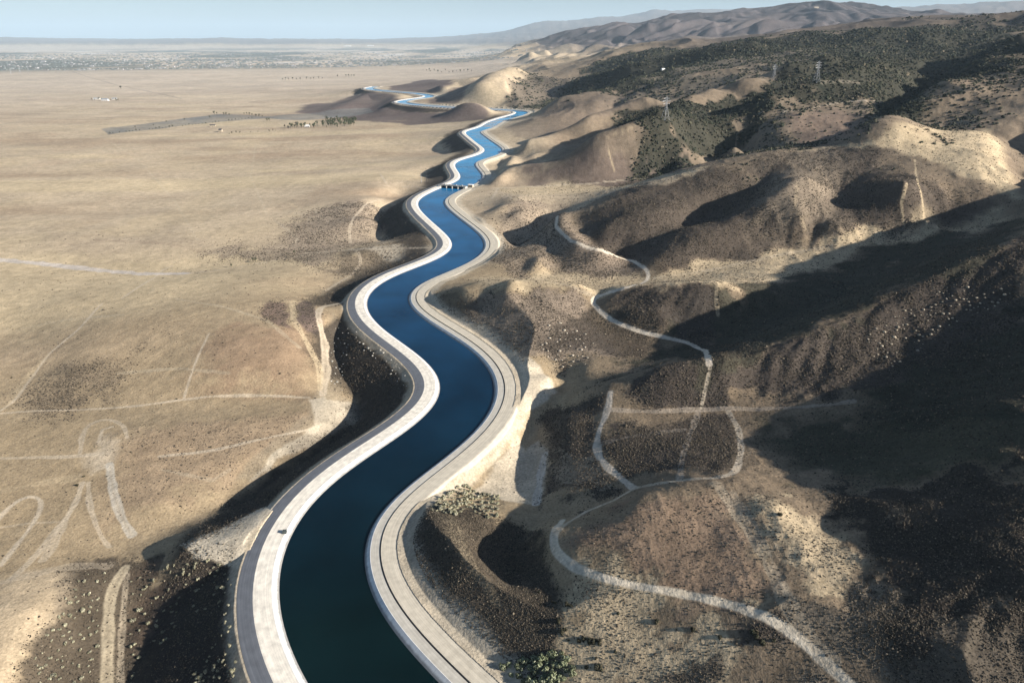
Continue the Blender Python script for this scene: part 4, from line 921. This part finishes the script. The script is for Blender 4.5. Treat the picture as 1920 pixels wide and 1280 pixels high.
shrubs('bank_boulder', [(622,600),(650,610),(720,650),(790,715),(800,745),(760,730),(700,670),(655,640),(650,700),(640,735),(618,720)], 70, 5, (0.35, 0.85),
       [(0.38, 0.36, 0.31)], 'pale boulder on the dark gully slope below the left canal shoulder', 'pale boulders below the left canal shoulder', 580, 'boulder', make_rock)
shrubs('dark_shrub', [(1048,1165),(1055,1183),(1060,1180),(1066,1200),(1085,1201),(1095,1199),(1104,1202),(1115,1202),(1124,1203),(1118,1234),(1127,1255),(1122,1252),(1154,1222),(1160,1150),(1230,1165),(1010,1110),(1035,1128),(1040,1130),(1063,1133),(1070,1136),(1100,1250),(1300,1180),(1350,1195),(1463,965),(1415,1190),(1430,1205),(1450,1200)], 0, 0, (0.7, 1.5),
       PAL_DARK, 'dark round shrub standing alone on the tan slope near the bottom right', 'lone dark shrubs on the tan slope', 600)
shrubs('field_shrub', [(437,618),(418,643),(332,748),(525,700),(395,838),(147,635),(22,708),(158,893),(145,910),(201,893)], 0, 0, (0.6, 1.0), PAL_DARK, 'tiny dark shrub on the open tan field left of the canal', 'tiny dark shrubs on the left field', 640)

def make_tree(seed, h, pal, name, slim=1.0):
    random.seed(seed); parts = [tube((0, 0, -0.3), (0, 0, h * 0.45), 0.05 * h * slim, 0.025 * h * slim)]; cs = []
    for k in range(7):
        a = k * 2.4 + random.uniform(-.4, .4); rr = random.uniform(0.1, 0.30) * h * slim; zz = random.uniform(0.42, 0.85) * h
        tip = (rr * math.cos(a), rr * math.sin(a), zz); parts.append(tube((0, 0, h * random.uniform(0.2, 0.42)), tip, 0.02 * h, 0.008 * h, 4))
        cs.append((*tip, random.uniform(0.12, 0.20) * h))
    cs.append((0, 0, h * 0.88, 0.13 * h))
    root = empty(name, (0, 0, 0)); V_, F = joinm(parts); mesh_np('trunk', V_, F, M_BARK, root)
    Vl, Fl, cl = leaf_cloud(cs, 420, 0.045 * h, pal, 1.0, seed); c = mesh_np('crown', Vl, Fl, M_LEAF, root); set_col(c.data, cl.astype(np.float32))
    return root
PAL_TREE = [(0.045, 0.06, 0.03), (0.07, 0.085, 0.045), (0.10, 0.11, 0.06)]
def trees(name, pts, h, label, group, seed, hv=0.25, pal=PAL_TREE, slim=1.0, cat='tree'):
    protos = [make_tree(seed + k, h, pal, name, slim) for k in range(min(3, len(pts)))]; used = set(); random.seed(seed)
    for g in ground(pts):
        put(protos, used, (g[0], g[1], g[2]), random.uniform(0, 6.28), random.uniform(1 - hv, 1 + hv), label, group, cat)
    for p in protos:
        if id(p) not in used:
            for c in list(p.children): bpy.data.objects.remove(c)
            bpy.data.objects.remove(p)
J = lambda a, b: (a + random.uniform(-b, b))
trees('field_tree', [(530,150),(536,150),(541,150.5),(549,150),(556,150),(563,150),(575,149),(583,149),(588,149),(598,148),(604,148)], 14, 'dark tree in the straggling row on the far plain', 'row of trees on the far plain', 700)
trees('broad_tree', [(633,145)], 18, 'dark broad tree standing just right of the straggling tree row', None, 710)
trees('hedge_tree', [(649,144),(654,144),(659,144),(664,144)], 16, 'tree in the short tight hedge on the plain left of the brown hills', 'short tight hedge of trees', 712)
trees('far_tree', [(793+k*7.0, J(135, 3)) for k in range(14)] + [(805,133),(814,132)], 16, 'small hazy tree in the scattered group beyond the distant canal hills', 'scattered trees beyond the distant canal', 720, 0.5)
trees('lone_tree', [(227,167)], 17, 'single dark tree standing alone on the pale plain', None, 730)
trees('farm_tree', [(172,187),(178,189),(186,187),(191,188),(205,189),(212,188),(218,190),(222,190)], 10, 'bluish tree around the small farm on the far left plain', 'trees round the small farm', 740)
trees('strip_tree', [(254,240),(288,236),(312,230),(346,226)] + [(402,215),(407,215),(420,216),(424,216),(430,217),(458,215),(463,215),(468,216),(473,217),(480,219),(486,220),(492,220),(394,222)], 8.0, 'small dark tree along the far edge of the grey strip field', 'trees along the far edge of the strip field', 750, 0.4)
trees('edge_bush', [(206 + k * 6.2, 251.5 - k * 0.62 - (k / 46) ** 2 * 3 + random.uniform(-.4, .4)) for k in range(44) if random.random() < 0.8], 4.5, 'small dark bush in the line along the near edge of the grey strip field', 'line of bushes on the near edge of the strip field', 760, 0.4, cat='bush')
trees('ranch_tree', [(J(590, 45), J(237, 3)) for _ in range(26)] + [(J(640, 28), J(231, 6)) for _ in range(70)] + [(505,227),(501,228)], 10, 'dark green tree in the dense grove below the brown distant hills', 'dense grove of trees on the plain', 770, 0.45)
trees('bare_tree', [(534,240),(541,243),(556,240)], 13, 'thin leafless tree at the left end of the dense grove', 'thin trees at the end of the grove', 775, 0.3, pal=[(0.10, 0.09, 0.07)], slim=0.5)
trees('roadside_bush', [(443,250),(450,250),(470,249),(484,248),(505,247),(512,246),(516,246),(435,251),(430,252)], 4.5, 'small bush in the sparse line right of the earth pit', 'sparse line of bushes right of the pit', 780, 0.4, cat='bush')
trees('tussock_bush', [(475,491),(480,491),(434,501),(552,476),(538,478)], 3.2, 'dark bush beside the dry wash left of the canal', 'dark bushes beside the dry wash', 785, 0.3, cat='bush')

# ------------------------------------------------------------------ buildings on the plain
M_WALL = simple('farm_wall', (0.55, 0.53, 0.48), 0.9, 1.0, 0.1); M_ROOF = simple('farm_roof', (0.30, 0.33, 0.36), 0.7, 1.0, 0.15); M_WHITE = simple('white_wall', (0.8, 0.8, 0.78), 0.7, 0.5, 0.05)
M_GLASS = simple('window_glass', (0.03, 0.04, 0.05), 0.2, 1.0, 0.05, spec=0.5); M_STEEL = simple('galvanised_steel', (0.45, 0.46, 0.47), 0.5, 2.0, 0.1, metal=0.3); M_CONC = simple('weathered_concrete', (0.50, 0.48, 0.43), 0.9, 0.6, 0.15)
M_DARKST = simple('dark_steel', (0.05, 0.05, 0.055), 0.6, 2.0, 0.1); M_TANW = simple('tan_wall', (0.42, 0.36, 0.27), 0.9, 0.6, 0.12)
def gable(w_, d_, h_, rh, ov=0.4):
    hw, hd = w_ / 2 + ov, d_ / 2 + ov; z0 = h_ + 0.003; t = 0.25
    V_ = [(-hw, -hd, z0), (hw, -hd, z0), (hw, 0, z0 + rh), (-hw, 0, z0 + rh), (hw, hd, z0), (-hw, hd, z0)]
    V2 = V_ + [(x, y, z + t) for x, y, z in V_]
    F = [(0, 1, 2, 3), (3, 2, 4, 5), (6, 9, 8, 7), (9, 11, 10, 8), (0, 6, 7, 1), (5, 4, 10, 11), (0, 3, 9, 6), (3, 5, 11, 9), (1, 7, 8, 2), (2, 8, 10, 4)]
    return np.array(V2, float), np.array(F)
def house(name, px, py, w_, d_, h_, rz, label, wall=M_WALL, roof=M_ROOF, cat='house', group=None):
    g = ground([(px, py)])[0]; r = empty(name, (g[0], g[1], g[2] - 0.3), rz); tag(r, label, cat, group)
    V_, F = joinm([boxm(0, 0, h_ / 2, w_, d_, h_)])
    gv = np.array([(-w_/2, -d_/2, h_), (-w_/2, d_/2, h_), (-w_/2, 0, h_ + d_ * 0.22), (-w_/2, 0, h_ + d_ * 0.22), (w_/2, -d_/2, h_), (w_/2, d_/2, h_), (w_/2, 0, h_ + d_ * 0.22), (w_/2, 0, h_ + d_ * 0.22)])
    V_, F = joinm([(V_, F), (gv, np.array([(0, 1, 2, 3), (5, 4, 6, 7)]))])
    mesh_np('wall', V_, F, wall, r); V_, F = gable(w_, d_, h_, d_ * 0.25); mesh_np('roof', V_, F, roof, r)
    V_, F = boxm(0, -d_ / 2 - 0.05, 1.2, 1.2, 0.12, 2.2); mesh_np('door', V_, F, M_DARKST, r)
    for k in (-1, 1): V_, F = boxm(k * w_ * 0.3, -d_ / 2 - 0.05, 1.9, 1.6, 0.12, 1.1); mesh_np('window', V_, F, M_GLASS, r)
    return r
house('farmhouse', 182, 187, 26, 12, 5, 0.2, 'long grey roofed house at the left end of the small farm')
house('barn', 198, 189, 30, 14, 6, -0.1, 'wide pale barn in the middle of the small farm', M_WHITE, M_ROOF, 'barn')
house('shed', 215, 187, 20, 10, 5, 0.3, 'blue grey roofed shed at the right end of the small farm', M_WALL, M_ROOF, 'shed')
house('earth_shelter', 399, 237.5, 15, 8, 4, 0.2, 'dark roofed hut at the far rim of the pale earth pit', M_TANW, M_DARKST, 'hut')
house('pump_house', 414, 247, 8, 12, 5, 0.1, 'dark narrow shed on the right rim of the pale earth pit', M_TANW, M_DARKST, 'shed')
house('ranch_house', 576, 238, 13, 8, 4, 0.1, 'pale house with white roof among the trees of the grove', M_WHITE, M_WHITE, 'house')
house('white_hut', 1243, 132, 11, 7, 4, 0.5, 'small white hut alone on the wooded hillside', M_WHITE, M_WHITE, 'hut')
house('ridge_house', 1530, 16, 50, 24, 9, 0.1, 'low pale building on the crest of the distant bare mountain', M_TANW, M_TANW, 'building')
for k, (px, py, w_) in enumerate(((652, 87, 260), (695, 86.5, 230))):
    g = ground([(px, py)])[0]; r = empty('warehouse', (g[0], g[1], g[2])); tag(r, ('bright white warehouse, left of the two on the far plain', 'bright white warehouse, right of the two on the far plain')[k], 'warehouse')
    V_, F = boxm(0, 0, 9, w_, 120, 18); mesh_np('wall', V_, F, M_WHITE, r); V_, F = boxm(0, 0, 19, w_ + 4, 124, 1.8); mesh_np('roof', V_, F, M_WHITE, r)
# the far town: thousands of blocks in the haze that nobody could count
def town():
    n = 5200; g = RNG; th = np.radians(g.uniform(-40, 2, n)); r = np.exp(g.uniform(math.log(7800), math.log(19000), n))
    x, y = r * np.sin(th), r * np.cos(th); keep = fbm(x, y, 900, 3, 17) > -0.15; x, y, r = x[keep], y[keep], r[keep]; n = len(x); z = hsample(x, y)
    sx = g.uniform(10, 60, n); sy = g.uniform(10, 30, n); h = g.uniform(4, 12, n) ; tree = g.random(n) < 0.72
    B, F0 = boxm(0, 0, 0.5, 1, 1, 1.0); Vv = B[None] * np.stack([sx, sy, h], 1)[:, None, :]; top = B[:, 2] > 0.6
    Vv[:, top, :2] *= np.where(tree, 0.6, 0.97)[:, None, None]; Vv += np.stack([x, y, z], 1)[:, None, :]
    F = (F0[None] + (np.arange(n) * 8)[:, None, None]).reshape(-1, 4)
    o = mesh_np('town', Vv.reshape(-1, 3), F, M_LEAF); pal = np.array([(0.34, 0.33, 0.33), (0.27, 0.26, 0.25), (0.2, 0.19, 0.18)])
    c = np.where(tree[:, None], np.array([[0.14, 0.15, 0.14]]), pal[g.integers(0, 3, n)]); set_col(o.data, np.repeat(c, 8, 0).astype(np.float32)); tag(o, kind='stuff')
town()

# ------------------------------------------------------------------ pylons
def pylon_mesh(h):
    P = []; bw = 0.13 * h; tw = 0.028 * h; waist = 0.62 * h
    def wd(z): return bw + (tw - bw) * min(z / waist, 1.0) if z < waist else tw
    for sx in (-1, 1):
        for sy in (-1, 1):
            P.append(tube((sx * bw, sy * bw, 0), (sx * tw, sy * tw, waist), 0.22, 0.18, 4)); P.append(tube((sx * tw, sy * tw, waist), (sx * tw * .6, sy * tw * .6, h), 0.18, 0.12, 4))
    z = 0.0; k = 0
    while z < h - 2:
        z2 = min(z + max(2.5, wd(z) * 1.7), h); a, b = wd(z), wd(z2)
        for (s1, s2) in (((-1, -1), (1, -1)), ((1, -1), (1, 1)), ((1, 1), (-1, 1)), ((-1, 1), (-1, -1))):
            P.append(tube((s1[0] * a, s1[1] * a, z), (s2[0] * b, s2[1] * b, z2), 0.10, 0.10, 3)); P.append(tube((s2[0] * a, s2[1] * a, z), (s1[0] * b, s1[1] * b, z2), 0.10, 0.10, 3))
        z = z2
    return joinm(P)
def pylon(px, py, h, rz, label, proto=None):
    g = ground([(px, py)])[0]
    if proto: r = copy_tree(proto)
    else:
        r = empty('electricity_pylon', (0, 0, 0)); V_, F = pylon_mesh(h); mesh_np('lattice_mast', V_, F, M_STEEL, r)
        for z, L in ((0.68 * h, 0.19 * h), (0.79 * h, 0.24 * h), (0.90 * h, 0.17 * h)):
            V_, F = joinm([tube((-L, 0, z), (L, 0, z), 0.16, 0.16, 4), tube((-L, 0, z), (0, 0, z + 1.6), 0.1, 0.1, 3), tube((L, 0, z), (0, 0, z + 1.6), 0.1, 0.1, 3)]); a_ = mesh_np('cross_arm', V_, F, M_STEEL, r)
            for s in (-1, 1): V_, F = tube((s * L, 0, z), (s * L, 0, z - 1.8), 0.14, 0.14, 5); mesh_np('insulator', V_, F, M_DARKST, a_)
    r.location = (g[0], g[1], g[2] - 0.5); r.rotation_euler = (0, 0, rz); tag(r, label, 'pylon', 'electricity pylons on the wooded hills'); return r
p1 = pylon(1247, 225, 32, 0.5, 'pylon at left in the shadow of the wooded hillside, nearest to the canal')
pylon(1450, 150, 32, 0.5, 'pylon in the middle of the wooded slope, left of the white track', p1)
pylon(1530, 155, 32, 0.5, 'rightmost pylon, at the end of the white hillside track', p1)
p2 = None
for k, (px, py) in enumerate(((11, 132), (21, 139), (38, 136), (53, 133))):
    q = pylon(px, py, 40, 0.9, ('leftmost of the four faint pylons at the left edge of the plain', 'second from left of the four faint pylons on the plain', 'third from left of the four faint pylons on the plain', 'rightmost of the four faint pylons at the left edge of the plain')[k], p1)
    q['group'] = 'faint pylons on the far plain'; q.scale = (1.3,) * 3

# ------------------------------------------------------------------ check structure across the canal
j = int(np.argmin(np.hypot(CEN[:, 0] - at_z(838, 352, 0)[0], CEN[:, 1] - at_z(838, 352, 0)[1])))
cx, cy = CEN[j]; nx_, ny_ = CN[j]; rz = math.atan2(ny_, nx_)
r = empty('check_gate_bridge', (cx, cy, 0), rz); tag(r, 'concrete gate bridge crossing the blue canal with radial gates below its deck', 'bridge')
V_, F = boxm(0, 0, 3.3, 41, 5.0, 0.7); mesh_np('deck', V_, F, M_CONC, r)
for s in (-1, 1):
    V_, F = boxm(0, s * 2.62, 3.95, 41, 0.24, 0.6); mesh_np('parapet', V_, F, M_CONC, r)
    V_, F = boxm(s * 19.2, 0, 1.0, 3.2, 9.0, 3.9); mesh_np('abutment', V_, F, M_CONC, r)
for k in (-9, 0, 9):
    V_, F = boxm(k, 0, 0.4, 1.1, 9.0, 5.05); mesh_np('pier', V_, F, M_CONC, r)
for k in (-13.4, -4.5, 4.5, 13.4):
    V_, F = boxm(k, 1.2, 1.0, 7.6, 0.35, 3.2); mesh_np('gate', V_, F, M_DARKST, r)
for k in (-13.4, -4.5, 4.5, 13.4):
    V_, F = joinm([boxm(k, 0.6, 4.45, 1.8, 1.4, 1.5), boxm(k, 0.6, 5.3, 0.5, 2.0, 0.25)]); mesh_np('hoist', V_, F, M_STEEL, r)
hx, hy = cx + nx_ * 27, cy + ny_ * 27 + 7
r = empty('control_hut', (hx, hy, 2.1), rz); tag(r, 'small tan control hut beside the right end of the gate bridge', 'hut')
V_, F = boxm(0, 0, 1.6, 7, 5, 3.2); mesh_np('wall', V_, F, M_TANW, r); V_, F = boxm(0, 0, 3.35, 7.8, 5.8, 0.3); mesh_np('roof', V_, F, M_WHITE, r); V_, F = boxm(0, -2.53, 1.1, 1.1, 0.1, 2.2); mesh_np('door', V_, F, M_DARKST, r); V_, F = boxm(2.2, -2.53, 1.9, 1.2, 0.1, 0.9); mesh_np('window', V_, F, M_GLASS, r)

# ------------------------------------------------------------------ small equipment box on the left bank
g = at_z(534, 998, 1.47); j = int(np.argmin(np.hypot(CEN[:, 0] - g[0], CEN[:, 1] - g[1]))); T = CEN[j + 1] - CEN[j]
r = empty('equipment_box', (g[0], g[1], 1.46), math.atan2(T[1], T[0]) + 0.15); tag(r, 'small dark grey equipment box on the pale left canal bank at the water edge', 'box')
M_PAINT = simple('grey_green_paint', (0.075, 0.09, 0.085), 0.5, 1.0, 0.1, spec=0.4)
V_, F = joinm([boxm(0, 0, 0.08, 1.8, 1.8, 0.16), boxm(0, 0, 0.55, 1.5, 1.5, 0.78)]); mesh_np('body', V_, F, M_PAINT, r)
V_, F = joinm([boxm(0, 0, 1.0, 1.65, 1.65, 0.12), boxm(0, 0, 1.1, 0.6, 0.6, 0.08)]); mesh_np('lid', V_, F, M_PAINT, r)
V_, F = boxm(0.78, 0, 0.55, 0.06, 0.5, 0.14); mesh_np('handle', V_, F, M_STEEL, r)
# poles by the left bank
for k, (px, py, hh, lab) in enumerate(((800, 342, 22, 'tall dark pole beside the left canal bank'), (790, 342, 15, 'short grey pole left of the tall dark pole'))):
    g = ground([(px, py)])[0]; r = empty('utility_pole', tuple(g - np.array([0, 0, .5]))); tag(r, lab, 'pole')
    V_, F = tube((0, 0, 0), (0, 0, hh), 0.35, 0.2, 6); mesh_np('post', V_, F, M_DARKST if k == 0 else M_STEEL, r); V_, F = boxm(0, 0, hh - 1.2, 3.0, 0.25, 0.25); mesh_np('cross_arm', V_, F, M_DARKST, r)
add_haze()
